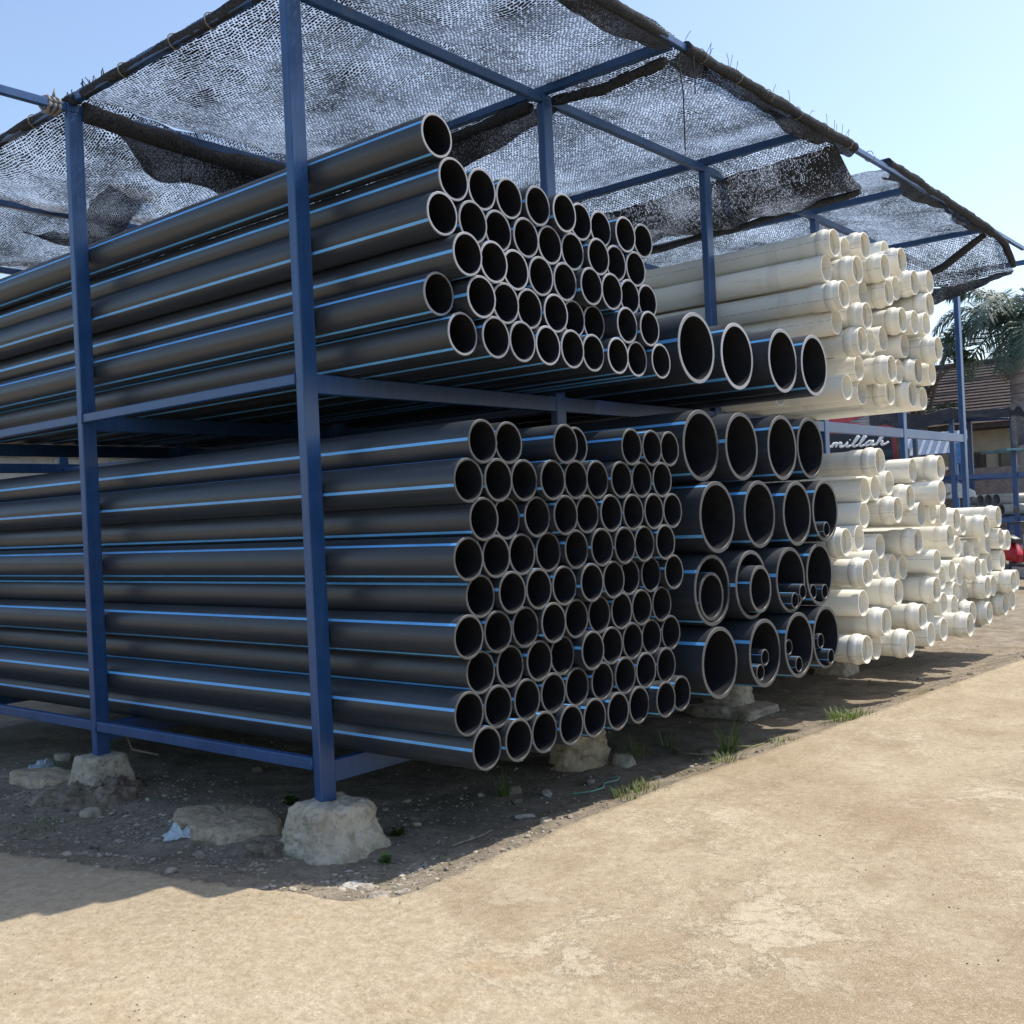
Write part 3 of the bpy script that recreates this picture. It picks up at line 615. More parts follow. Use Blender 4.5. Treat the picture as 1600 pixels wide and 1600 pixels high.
# cream pipes
def cream_mesh(kind, n=40):
    b = MB(); L = 6.0
    if kind == 1:
        p, s, g = .0895, .0995, .1105
        outer = [(0, s-.0015), (-.002, s), (-.040, s), (-.046, s+.003), (-.054, g-.002), (-.070, g), (-.092, g-.0015), (-.104, s+.004), (-.110, s-.0015), (-.118, s-.001), (-.20, s-.0005), (-.21, s-.002), (-.235, p+.002), (-.25, p), (-L, p)]
        inner = [(0, s-.0065), (-.042, s-.0065), (-.054, g-.007), (-.095, g-.007), (-.108, s-.0065), (-.20, s-.0065), (-.24, p-.0065), (-L, p-.0065)]
    else:
        p = .0962; outer = [(0, p-.0015), (-.002, p), (-L, p)]; inner = [(0, p-.0065), (-.004, p-.007), (-L, p-.007)]
    prof = [(x, r, 0) for x, r in reversed(outer)]+[(x, r, 0) for x, r in inner]+[(outer[-1][0], outer[-1][1], 0)]
    b.lathe_x(prof, n); me = b.mesh('cream_pipe', [M['pvc']]); sharp_smooth(me, 40); return me
cm = {1: cream_mesh(1), 0: cream_mesh(0)}
for T, where, gp in ((CREAM_UPPER, 'cream stack on the upper shelf', 'cream pipes on the upper shelf'), (CREAM_LOWER, 'lower cream stack beside the black pipes', 'cream pipes of the lower stack'), (CREAM_LOW_FAR, 'far low cream stack', 'cream pipes of the far low stack')):
    front = [q for q in T if q[3] != 2]; zs = max(q[2] for q in front)
    rowsd = {}
    for q in front: rowsd.setdefault(int(round((zs-q[2])/.172)), []).append(q)
    for rj, j in enumerate(sorted(rowsd)):
        for i, q in enumerate(sorted(rowsd[j], key=lambda e: e[1])):
            w = 'bell-ended' if q[3] == 1 else 'plain-ended'
            o = link('cream_pipe', cm[q[3]], None, q[:3], (random.uniform(-1.2, .8)+math.pi, 0, 0))
            tag(o, f'{w} pipe, {ORD[i+1]} from left in level {ORD[rj+1]} down, {where}', 'pipe', gp)
    for q in T:
        if q[3] == 2:
            o = link('cream_pipe', cm[0], None, q[:3], (random.uniform(0, 6), 0, 0))
            tag(o, f'plain pipe end set far back between the others, {where}', 'pipe', 'set back ends, '+gp)

# ================================================================== SHADE NETS
def sheet(name, fn, ns, nt, lu, lv, mat, parent, uvofs=(0, 0)):
    """grid surface fn(s, t) -> (x, y, z); UV is laid out in metres of cloth"""
    b = MB(); uvs = []
    for j in range(nt+1):
        for i in range(ns+1):
            b.v.append(tuple(fn(i/ns, j/nt))); uvs.append((i/ns*lu+uvofs[0], j/nt*lv+uvofs[1]))
    for j in range(nt):
        for i in range(ns): b.face([j*(ns+1)+i, j*(ns+1)+i+1, (j+1)*(ns+1)+i+1, (j+1)*(ns+1)+i], 0, True)
    me = b.mesh(name, [M[mat]]); ul = me.uv_layers.new(name='UVMap')
    for lp in me.loops: ul.data[lp.index].uv = uvs[lp.vertex_index]
    return link(name, me, parent)
def lerp(a, b, t): return a+(b-a)*t
def roll(name, pts, r, parent, seed=0, step=.035, mat='net_roll', n=10):
    """bunched net wound round a beam: lumpy tube"""
    P = [Vector(q) for q in pts]; out = []; rad = []
    for a, c in zip(P, P[1:]):
        k = max(2, int((c-a).length/step))
        for i in range(k):
            q = a.lerp(c, i/k); s = q.x+q.y+seed*3.7
            q = q+Vector((0, 0, .014*fbm((s*2.5, seed, 0), 3)))+Vector((.008*fbm((s*4, seed, 7), 2), .008*fbm((s*4, seed, 9), 2), 0))
            out.append(q); rad.append(r*(1+.30*fbm((s*2.5, seed, 2), 2)+.10*fbm((s*11, seed, 5), 2)))
    out.append(P[-1]); rad.append(r*.7)
    b = MB(); b.tube(out, rad, n)
    for i, v in enumerate(b.v):
        d = .10*r*fbm((v[0]*22, v[1]*22, v[2]*22), 2); b.v[i] = (v[0]+d, v[1]+d, v[2]+d)
    return b.build(name, M[mat], parent)
ZN = ZT+.112
def wr(x, y, s=1.0): return s*(.034*fbm((x*1.6, y*2.2, 1), 3)+.008*fbm((x*6, y*7, 2), 2))
def drape(x, y, x0, x1, y0, y1, amp):
    s = (x-x0)/(x1-x0); t = (y-y0)/(y1-y0)
    return -amp*(math.sin(math.pi*min(1, max(0, s)))**.7)*(math.sin(math.pi*min(1, max(0, t)))**.8)
NG = 'black shade nets stretched over the rack'
# near bay
netA = thing('shade_net', 'black shade net over the nearest bay, bunched along the front beam', 'shade net', (0, 0, ZN), NG); OA = Vector((0, 0, ZN))
def fA(s, t):
    x = lerp(-LX, OX+.03, s); y = lerp(-.02, BY, t); return (x, y, (drape(x, y, -LX, -.02, 0, BY, .15) if x < -.02 else drape(x, y, -.02, OX, 0, BY, .07))+wr(x, y)*min(1, 6*t, 6*(1-t)+.15))
sheet('net_panel', fA, 90, 60, 2.98, 1.97, 'net', netA)
def fA2(s, t):
    x = lerp(-LX*3-.3, -LX+.01, s); y = lerp(-.02, BY, t)
    z = drape(x, y, -2*LX, -LX, 0, BY, .30) if x > -2*LX else drape(x, y, -3*LX, -2*LX, 0, BY, .22)
    return (x, y, z+wr(x, y, 1.8)*min(1, 6*t, 6*(1-t)+.15))
sheet('net_panel', fA2, 110, 60, 4.37, 1.97, 'net', netA, (5, 3))
roll('rolled_hem', [(-LX*3-.3, -.005, -.03), (-LX-.06, -.005, -.03)], .030, netA, 1)
roll('rolled_hem', [(-LX+.14, -.005, -.03), (OX+.03, -.005, -.03)], .030, netA, 2)
roll('rolled_hem', [(OX+.03, .02, -.03), (OX+.03, BY-.10, -.03)], .031, netA, 3)
roll('knot', [(-LX-.10, -.01, -.045), (-LX-.02, -.015, -.03), (-LX+.06, -.01, -.05)], .034, netA, 4, .012)
# bunched cloth hanging along the second beam line
roll('bunched_fold', [(-LX+.03, .05, -.10), (-LX+.03, .5, -.13), (-LX+.02, 1.0, -.16), (-LX+.02, BY-.05, -.12)], .055, netA, 5, .03, 'net_roll', 12)
def fAf(s, t):
    y = lerp(.25, BY-.2, s); dpt = .22*math.sin(math.pi*s)**.8*(1+.25*math.sin(9*s)); return (-LX-.02-.22*t*math.sin(math.pi*s)+.03*math.sin(17*s)*t, y, -.11-dpt*t+.02*fbm((s*9, t*2, 1), 2))
sheet('hanging_fold', fAf, 60, 12, 1.5, .3, 'net_dense', netA)
def fAg(s, t):
    x = lerp(-2.1*LX, -1.35*LX, s); return (x, .75+.40*t+.12*math.sin(s*5), -.22-.20*math.sin(math.pi*s)**.7*math.sin(math.pi*(.15+.85*t))+.03*fbm((s*8, t*5, 4), 3))
sheet('hanging_fold', fAg, 60, 24, 1.9, .6, 'net', netA, (1.3, .7))
# second bay
netB = thing('shade_net', 'black shade net over the second bay, its loose end drooping past the third beam', 'shade net', (0, BY, ZN), NG)
def fB(s, t):
    x = lerp(-LX*3-.3, OX+.03, s); y = lerp(0, BY, t); return (x, y, drape((x+9*LX) % LX, y, 0, LX, 0, BY, .12)+wr(x, y+4, 1.2)*min(1, 6*t+.1, 6*(1-t)+.1))
sheet('net_panel', fB, 150, 60, 7.35, 1.97, 'net', netB, (11, 7))
def fB2(s, t):
    x = lerp(-LX*2.2, OX+.02, s); y = lerp(BY, BY*1.13, t); return (x, y, -.10*t+wr(x, y+9, 1.2)*t)
sheet('net_panel', fB2, 110, 14, 5.4, .27, 'net', netB, (3, 2))
def fB3(s, t):
    x = lerp(-LX*2.2, OX+.02, s); y = lerp(BY*1.13, BY*1.37, t)
    return (x, y, -.10-lerp(.42, .20, s)*t**.9-.05*math.sin(math.pi*t)+lerp(wr(x, BY*1.13+9, 1.2), wr(x*1.5, y+9, 2.2), min(1, t*2.5)))
sheet('loose_end', fB3, 120, 24, 5.4, .6, 'net_dense', netB, (0, 0))
def hemz(x): s = (x+LX*2.2)/(OX+.02+LX*2.2); return -.10-lerp(.42, .20, s)
roll('rolled_hem', [(x, BY*1.37, hemz(x)-.02+.02*math.sin(3*x)) for x in (-LX*2.2, -3, -2, -1, 0, OX)], .030, netB, 8, .05, 'net_roll', 8)
roll('rolled_hem', [(OX+.035, .10, -.03), (OX+.035, BY*1.3, -.03)], .033, netB, 9)
def fBf(s, t):
    x = lerp(-1.75, .02, s); return (x, .03+.10*t, -.115-.17*math.sin(math.pi*s**.8)*t+.015*fbm((s*9, t*3, 2), 2))
sheet('hanging_fold', fBf, 50, 10, 1.75, .2, 'net_dense', netB)
roll('bunched_fold', [(-2.0, .0, -.105), (-1.0, .01, -.12), (-.1, .0, -.10)], .036, netB, 12, .03)
roll('bunched_fold', [(.05, .035, -.10), (.4, .04, -.125), (.85, .03, -.10)], .030, netB, 13, .03)
# far bays, a little higher
netC = thing('shade_net', 'higher black shade net over the far bays with a ragged hanging end', 'shade net', (0, BY*2.62, ZN+.06), NG)
def fC(s, t):
    x = lerp(-LX*3-.3, OX+.03, s); y = lerp(0, BY*1.42, t); k = (y-BY*.38)/BY
    z = -.06*t+(drape(x % LX, k % 1.0, 0, LX, 0, 1, .10))
    return (x, y, z+wr(x, y+14, 1.4))
sheet('net_panel', fC, 150, 80, 7.35, 2.8, 'net', netC, (2, 9))
def fC2(s, t):
    x = lerp(-LX*1.4, OX+.03, s); y = BY*1.42+.72*t; return (x, y, -.06-.27*t-.13*t*math.sin(math.pi*s)-.05*math.sin(s*7+1)*t+wr(x*2, y+20, 1.5)*t)
sheet('net_end', fC2, 70, 16, 3.8, .5, 'net', netC, (1, 1))
def fC3(s, t):
    x = lerp(-LX*1.4, OX+.03, s); y = BY*1.42+.72-.10*t; dp = .24*(1-.75*max(0, s-.72)/.28)*(1+.3*fbm((s*6, 1, 0), 2)); return (x, y, -.33-.13*math.sin(math.pi*s)-.05*math.sin(s*7+1)-dp*t+wr(x*2, 20, 1.2))
sheet('hanging_hem', fC3, 90, 8, 3.8, .22, 'net_dense', netC)
roll('rolled_hem', [(OX+.035, 0, -.05), (OX+.035, BY*1.30, -.10), (OX+.035, BY*1.42+.40, -.16), (OX+.03, BY*1.42+.72, -.34)], .036, netC, 15)
roll('bunched_fold', [(OX-.05, BY*1.42+.02, -.12), (.35, BY*1.42+.35, -.30), (-.25, BY*1.42+.5, -.42)], .034, netC, 16, .03)
def eave_fold(par, y0, y1, oy, zo, seed):
    def f(s, t):
        y = lerp(y0, y1, s); wdt_ = .075+.05*fbm((y*2.1, seed, 0), 3)+.025*math.sin(y*5+seed); return (OX+.04-max(.03, wdt_)*t*1.5, y-oy, zo-.02-.075*math.sin(t*2.6)*(.7+.6*fbm((y*3, seed, 4), 2)))
    sheet('folded_edge', f, 90, 8, y1-y0, .2, 'net_dense', par)
eave_fold(netA, .05, BY-.05, 0, -.02, 1); eave_fold(netB, BY+.06, BY*2.3, BY, -.02, 2); eave_fold(netC, BY*2.66, BY*4.1, BY*2.62, -.07, 3)
# ties round the rolls and loose cords
def cord(name, pts, r, parent, mat='tie'):
    b = MB(); b.tube(pts, r, 5); return b.build(name, M[mat], parent)
for (x, y, par, ax) in ((-1.45, -.005, netA, 0), (-.95, -.005, netA, 0), (-.62, -.005, netA, 0), (-.2, -.005, netA, 0), (-2.5, -.005, netA, 0)):
    b = MB(); b.tube([(x+.004*math.sin(k), y+.040*math.cos(k*math.pi/6), -.03+.042*math.sin(k*math.pi/6)) for k in range(13)], .004, 5); b.build('tie', M['tie'], par)
for k in range(7):
    yy = .25+k*.42; b = MB(); b.tube([(OX+.035+.038*math.cos(a*math.pi/6), yy+.003*a, -.03+.038*math.sin(a*math.pi/6)) for a in range(13)], .003, 5); b.build('tie', M['tie'], netB if yy < BY*1.3 else netB)
cord('loose_cord', [(-LX+.25, .55, -.15), (-LX+.26, .56, -.28), (-LX+.25, .555, -.46)], .0045, netA, 'net_roll')
cord('loose_cord', [(-LX+.32, .62, -.15), (-LX+.36, .62, -.22)], .004, netA, 'net_roll')
cord('loose_cord', [(OX+.02, .04, -.08), (OX+.03, .06, -.30), (OX+.02, .07, -.62)], .004, netB, 'net_roll')
cord('loose_cord', [(OX+.05, .16, -.05), (OX+.05, .16, -.28)], .003, netB, 'net_roll')
for q in range(16):
    random.seed(100+q); yy = random.uniform(0, 2.4); a = random.uniform(-1, 1)
    cord('frayed_thread', [(OX+.05, yy, .0), (OX+.06, yy+.03*a, .035), (OX+.065, yy+.06*a, random.uniform(.03, .07))], .0016, netB if yy < BY*1.3 else netC, 'net_roll')
for q in range(10):
    random.seed(140+q); x = -LX+.06+random.uniform(-.1, .35); a = random.uniform(-1, 1)
    cord('frayed_thread', [(x, -.01, -.02), (x+.03*a, -.02, .01+.02*abs(a)), (x+.06*a, -.02, random.uniform(-.09, .05))], .003, netA, 'net_roll')
# bits of rag tied round the beam that runs out past the second post
rg = MB(); 
for k in range(3):
    rg.tube([(-LX-.03+.05*math.cos(a*math.pi/5), -.09-.03*k+.008*math.sin(a*3+k), ZT+.026+.045*math.sin(a*math.pi/5)) for a in range(11)], .013, 6)
rg.tube([(-LX, -.12, ZT+.06), (-LX, -.11, ZT+.12)], [.012, .004], 6)
tag(rg.build('tied_rag', M['tie']), 'brown rag knotted round the bare beam beyond the second post', 'rag')

# ================================================================== PLANTS AND LITTER
def blade(b, base, h, lean, az, w, m=0, segs=5):
    dx, dy = math.cos(az), math.sin(az); i0 = len(b.v)
    for k in range(segs+1):
        t = k/segs; out = lean*t*t; z = h*(t-.25*lean/h*t*t*t if h else t); ww = w*(1-t*.92)
        cx, cy = base[0]+dx*out, base[1]+dy*out
        b.v += [(cx-dy*ww, cy+dx*ww, base[2]+z), (cx+dy*ww, cy-dx*ww, base[2]+z)]
    for k in range(segs): b.face([i0+2*k, i0+2*k+1, i0+2*k+3, i0+2*k+2], m, True)
def tuft(loc, n, h, spread, lean, label, seed, mat='grass', dry=.15, w=.004, group='grass tufts on the dirt strip'):
    random.seed(seed); b = MB()
    for k in range(n):
        a = random.uniform(0, 6.28); r = spread*random.random()**.5
        blade(b, (r*math.cos(a), r*math.sin(a), -.01), h*random.uniform(.45, 1.1), lean*random.uniform(.3, 1.3), a+random.uniform(-.8, .8), w*random.uniform(.6, 1.3), 1 if random.random() < dry else 0)
    o = b.build('grass_tuft', [M[mat], M['dry_grass']], None, (loc[0], loc[1], ground_h(*loc))); return tag(o, label, 'grass', group, 'stuff' if n > 120 and h < .05 else None)
tuft((.70, 2.60), 40, .26, .05, .14, 'tall spiky grass tuft at the edge of the shade below the large pipes', 1, w=.005)
tuft((.22, 2.26), 26, .17, .10, .12, 'thin grass tuft in shade below the last small pipes', 2)
tuft((.26, 2.62), 18, .16, .08, .10, 'sparse grass tuft deep in shade beside the large pipes', 3)
tuft((.86, 1.36), 150, .075, .14, .05, 'low grass clump on the pavement edge below the small pipe ends', 4, dry=.35, w=.0035)
tuft((.93, 2.18), 90, .07, .10, .05, 'low grass clump on the pavement edge left of the bright one', 5, dry=.3, w=.0035)
tuft((1.04, 3.66), 220, .09, .16, .05, 'bright green grass clump on the pavement edge near the cream pipes', 6, dry=.2, w=.004)
tuft((.98, 2.78), 50, .05, .10, .05, 'small grass clump on the pavement edge beside the tall tuft', 7, dry=.3, w=.0035)
tuft((.12, 1.13), 30, .17, .03, .07, 'few upright grass blades under the lowest small pipes', 8)
tuft((.74, 1.55), 24, .06, .12, .05, 'scattered short grass blades on the lit dirt below the small pipes', 9, dry=.3, w=.003)
tuft((-1.62, -.55), 130, .045, .20, .03, 'short grass patch left of the second footing', 10, dry=.2, w=.003)
tuft((-2.95, .18), 26, .12, .14, .08, 'weedy grass at the far left under the rack', 11)
tuft((-.62, -.26), 40, .05, .08, .04, 'short grass in front of the flat slab', 12, w=.003)
def weed(loc, n, r, label, seed):
    random.seed(seed); b = MB()
    for k in range(n):
        a = random.uniform(0, 6.28); l = r*random.uniform(.5, 1); h = random.uniform(.2, 1)*r; w = l*.32
        c = Vector((math.cos(a), math.sin(a), 0)); s = Vector((-math.sin(a), math.cos(a), 0))
        p0, p1, p2 = Vector((0, 0, 0)), c*l*.55+Vector((0, 0, h)), c*l+Vector((0, 0, h*.7))
        i = len(b.v); b.v += [tuple(p0), tuple(p1+s*w), tuple(p2), tuple(p1-s*w)]; b.face([i, i+1, i+2, i+3], 0, True)
    tag(b.build('weed', [M['grass']], None, (loc[0], loc[1], ground_h(*loc))), label, 'weed', 'small leafy weeds')
weed((.16, .30), 22, .05, 'small leafy weed right behind the nearest footing', 1)
weed((.42, -.03), 18, .045, 'small leafy weed at the right foot of the nearest footing', 2)
weed((-.78, .40), 24, .06, 'leafy weed in shade behind the flat slab', 3)
# plastic bag: crumpled translucent film
t = NT('clear_plastic'); pb = t.pbr((.62, .74, .80), .22, None, 0, .5); trn = t.n('BsdfTransparent'); mx = t.n('MixShader'); mx.inputs[0].default_value = .45
t.t.links.new(pb, mx.inputs[1]); t.t.links.new(trn.outputs[0], mx.inputs[2]); M['film'] = t.done(mx.outputs[0])
def crumple(name, loc, s, label, seed, mat='film', h=.6):
    b = MB(); N = 22; random.seed(seed)
    for j in range(N+1):
        for i in range(N+1):
            u, v = i/N*2-1, j/N*2-1; rr = max(0, 1-(u*u+v*v)*.8)
            d = fbm((u*2.2+seed, v*2.2, 0), 4)
            b.v.append((u*s*(1+.25*d), v*s*.7*(1-.2*d), s*h*rr*(.7+.9*d)+.006))
    for j in range(N):
        for i in range(N): b.face([j*(N+1)+i, j*(N+1)+i+1, (j+1)*(N+1)+i+1, (j+1)*(N+1)+i], 0, False)
    return tag(b.build(name, [M[mat]], None, (loc[0], loc[1], ground_h(*loc)), (0, 0, seed)), label, 'litter', 'litter on the dirt')
crumple('plastic_bag', (-.80, -.28), .075, 'crumpled clear plastic bag in front of the flat slab', 1, h=.9)
crumple('plastic_bag', (-3.05, .12), .10, 'crumpled clear plastic at the far left under the rack', 2, h=.6)
M['paper'] = mat_plain('dirty_paper', (.42, .40, .35), .8, 20, .2)
crumple('paper_scrap', (.57, -.34), .055, 'torn pale paper scrap on dirt right of the nearest footing', 3, 'paper', .12)
crumple('paper_scrap', (.50, .86), .05, 'grey-white scrap in shade below the small pipes', 4, 'paper', .15)
M['twig'] = mat_plain('dry_twig', (.25, .20, .15), .9, 30, .4)
def twig(name, pts, r, mat, label, cat):
    b = MB(); b.tube([(x, y, ground_h(x, y)+z) for x, y, z in pts], [r*(1-.5*i/len(pts)) for i in range(len(pts))], 6); return tag(b.build(name, M[mat]), label, cat)
twig('twig', [(.50, .32, .008), (.52, .40, .012), (.53, .48, .010), (.55, .55, .03)], .007, 'twig', 'dry grey twig on the shaded dirt right of the nearest footing', 'twig')
M['string'] = mat_plain('green_string', (.20, .36, .27), .7)
twig('string', [(.42, 1.36, .008), (.48, 1.46, .012), (.50, 1.54, .015), (.45, 1.62, .012), (.50, 1.68, .02), (.46, 1.76, .015), (.42, 1.70, .02)], .006, 'string', 'tangled pale green plastic string by the half-hidden footing', 'string')
twig('twig', [(.36, 2.50, .01), (.46, 2.45, .015), (.58, 2.46, .012), (.66, 2.54, .01)], .010, 'twig', 'crooked stick lying beside the tall grass tuft', 'twig')
twig('dry_stalk', [(.70, 2.60, .02), (.77, 2.56, .04), (.84, 2.64, .012), (.86, 2.76, .008)], .007, 'dry_grass', 'yellowed bent stalk fallen from the tall grass tuft', 'stalk')
twig('twig', [(-3.3, .9, .04), (-2.9, .7, .03), (-2.5, .65, .05)], .012, 'twig', 'thin stick lying in shade behind the second footing', 'twig')

# ================================================================== BACKGROUND
def frame_mat(loc, rz): return Matrix.Translation(loc) @ Matrix.Rotation(rz, 4, 'Z')
# --- second blue rack
M['bluefar'] = M['blue']
rk = thing('pipe_rack', 'smaller blue steel rack in the yard behind the cream pipes', 'rack', (0, 0, 0))
def rbar(name, a, b_, w=.05, h=None):
    a, b_ = Vector(a), Vector(b_); d = (b_-a); L = d.length; m4 = Matrix.Translation((a+b_)/2) @ d.to_track_quat('X', 'Z').to_matrix().to_4x4()
    q = MB(); q.box(-L/2, L/2, -w/2, w/2, -(h or w)/2, (h or w)/2, M=m4); return q.build(name, M['blue'], rk)
ax = Vector((.80, .60, 0)); ay = Vector((-.60, .80, 0)); o0 = Vector((-2.72, 18.0, GZ))
def rp(u, v, z): return o0+ax*u+ay*v+Vector((0, 0, z-GZ))
for (u, v) in ((0, 0), (1.15, 0), (0, 2.2), (1.15, 2.2), (2.4, 0), (2.4, 2.2)):
    rbar('post', rp(u, v, GZ), rp(u, v, 2.95), .085)
for v in (0, 2.2):
    for (u0, u1) in ((0, 1.15), (1.15, 2.4)):
        rbar('rail', rp(u0+.045, v, 1.66), rp(u1-.045, v, 1.66), .05, .09); rbar('rail', rp(u0+.045, v, .80), rp(u1-.045, v, .80), .05, .08); rbar('top_rail', rp(u0+.045, v, 2.90), rp(u1-.045, v, 2.90), .05, .06)
for u in (0, 1.15, 2.4): rbar('cross_rail', rp(u, .045, 1.66), rp(u, 2.155, 1.66), .05, .08); rbar('cross_rail', rp(u, .045, 2.90), rp(u, 2.155, 2.90), .05, .06)
M['tealboard'] = mat_plain('teal_board', (.10, .24, .30), .5)
q = MB(); q.box(.9, 2.6, -.3, 1.0, 2.12, 2.16, M=Matrix.Translation(o0-Vector((0, 0, GZ))) @ Matrix.Rotation(math.atan2(ax.y, ax.x), 4, 'Z')); q.build('shelf_board', M['tealboard'], rk)
nb = thing('shade_net', 'dark shade net sagging over the smaller blue rack', 'shade net', (0, 0, 0))
def fN(s, t):
    u = lerp(-1.6, 2.5, s); v = lerp(-.15, 2.4, t); q = rp(u, v, 3.0); q.z += -.10*math.sin(math.pi*((u+1.3) % 1.25)/1.25)+.04*fbm((s*6, t*6, 3), 3); return q
sheet('net_panel', fN, 60, 40, 4, 2.5, 'net_dense', nb)
def fN2(s, t):
    u = lerp(-1.6, 2.5, s); q = rp(u, -.15-.05*t, 3.0); q.z += -.10*math.sin(math.pi*((u+1.3) % 1.25)/1.25)-(.22+.08*math.sin(s*9))*t+.03*fbm((s*9, t*2, 5), 3); return q
sheet('hanging_edge', fN2, 70, 8, 4, .3, 'net_dense', nb)
M['greycloth'] = mat_plain('grey_cloth', (.13, .135, .14), .95, 14, .35, spec=.1, bump=.4)
def fcl(s, t):
    q = rp(lerp(1.05, 1.75, s), -.16, lerp(3.02, 2.10+.12*math.sin(5*s), t)); q += ay*(-.06*math.sin(s*22)*t-.03*t); return q
cl = sheet('hanging_cloth', fcl, 50, 20, 1, 1, 'greycloth', None); tag(cl, 'grey cloth hung over the smaller rack at the right edge', 'cloth')
# --- grey pipes on that rack
M['greypvc'] = mat_plain('grey_pvc', (.26, .27, .275), .5, 10, .15)
b = MB(); b.lathe_x([(-3.4, .118, 0), (0, .118, 0), (0, .108, 0), (-3.4, .108, 0), (-3.4, .118, 0)], 32); gm = b.mesh('grey_pipe', [M['greypvc']]); sharp_smooth(gm)
gang = math.atan2(.80, .60)
def gp(px, py, pz, lb): tag(link('grey_pipe', gm, None, (px, py, pz), (0, 0, gang+math.pi)), lb, 'pipe', 'grey pipes on the smaller rack')
gd = Vector((.80, -.60, 0)); g0 = Vector((-2.45, 19.4, 1.19))
nm6 = ['far left', 'left of the red scooter', 'behind the far blue post', 'right of the far blue post']
for i, k in enumerate((-3, -1, 0, 1)):
    q = g0+gd*(.245*k)-gd*.1; gp(q.x, q.y, 1.19, f'grey pipe end on the top layer, {nm6[i]}')
nm7 = ['leftmost', 'second from left', 'third from left', 'fourth from left', 'fifth from left']
for i, k in enumerate((-3, -2, -1, 0, 1)):
    q = g0+gd*(.245*k+.1225)-gd*.1; gp(q.x, q.y, .985, f'grey pipe end on the lower layer, {nm7[i]}')
q = MB(); q.box(-1.2, 1.0, -.2, 2.6, .80, .86, M=Matrix.Translation((-2.75, 19.9, 0)) @ Matrix.Rotation(math.atan2(-.6, .8), 4, 'Z'))
for (a, c) in ((-1.1, -.1), (.9, -.1), (-1.1, 2.5), (.9, 2.5)): q.box(a-.04, a+.04, c-.04, c+.04, GZ, .80, M=Matrix.Translation((-2.75, 19.9, 0)) @ Matrix.Rotation(math.atan2(-.6, .8), 4, 'Z'))
tag(q.build('pipe_trestle', M['blue']), 'blue trestle carrying the grey pipes behind the cream stack', 'trestle')
# --- sacks
M['sack'] = mat_plain('white_sack', (.72, .72, .70), .8, 14, .15, bump=.3)
for i, (x, y, z, rz, lb) in enumerate(((-3.45, 19.9, 1.31, .3, 'white filled sack on the grey pipes, left'), (-3.12, 19.75, 1.31, .9, 'white filled sack on the grey pipes, beside the post'), (-3.30, 19.85, 1.43, .5, 'white filled sack lying on top of two others'))):
    place('sack', rock_mesh('sack', (.26, .16), (.22, .13), .13, 90+i, 3, 'sack', .05, .5, (28, 10), .01), (x, y, z), lb, 'sack', 'white sacks', rz)

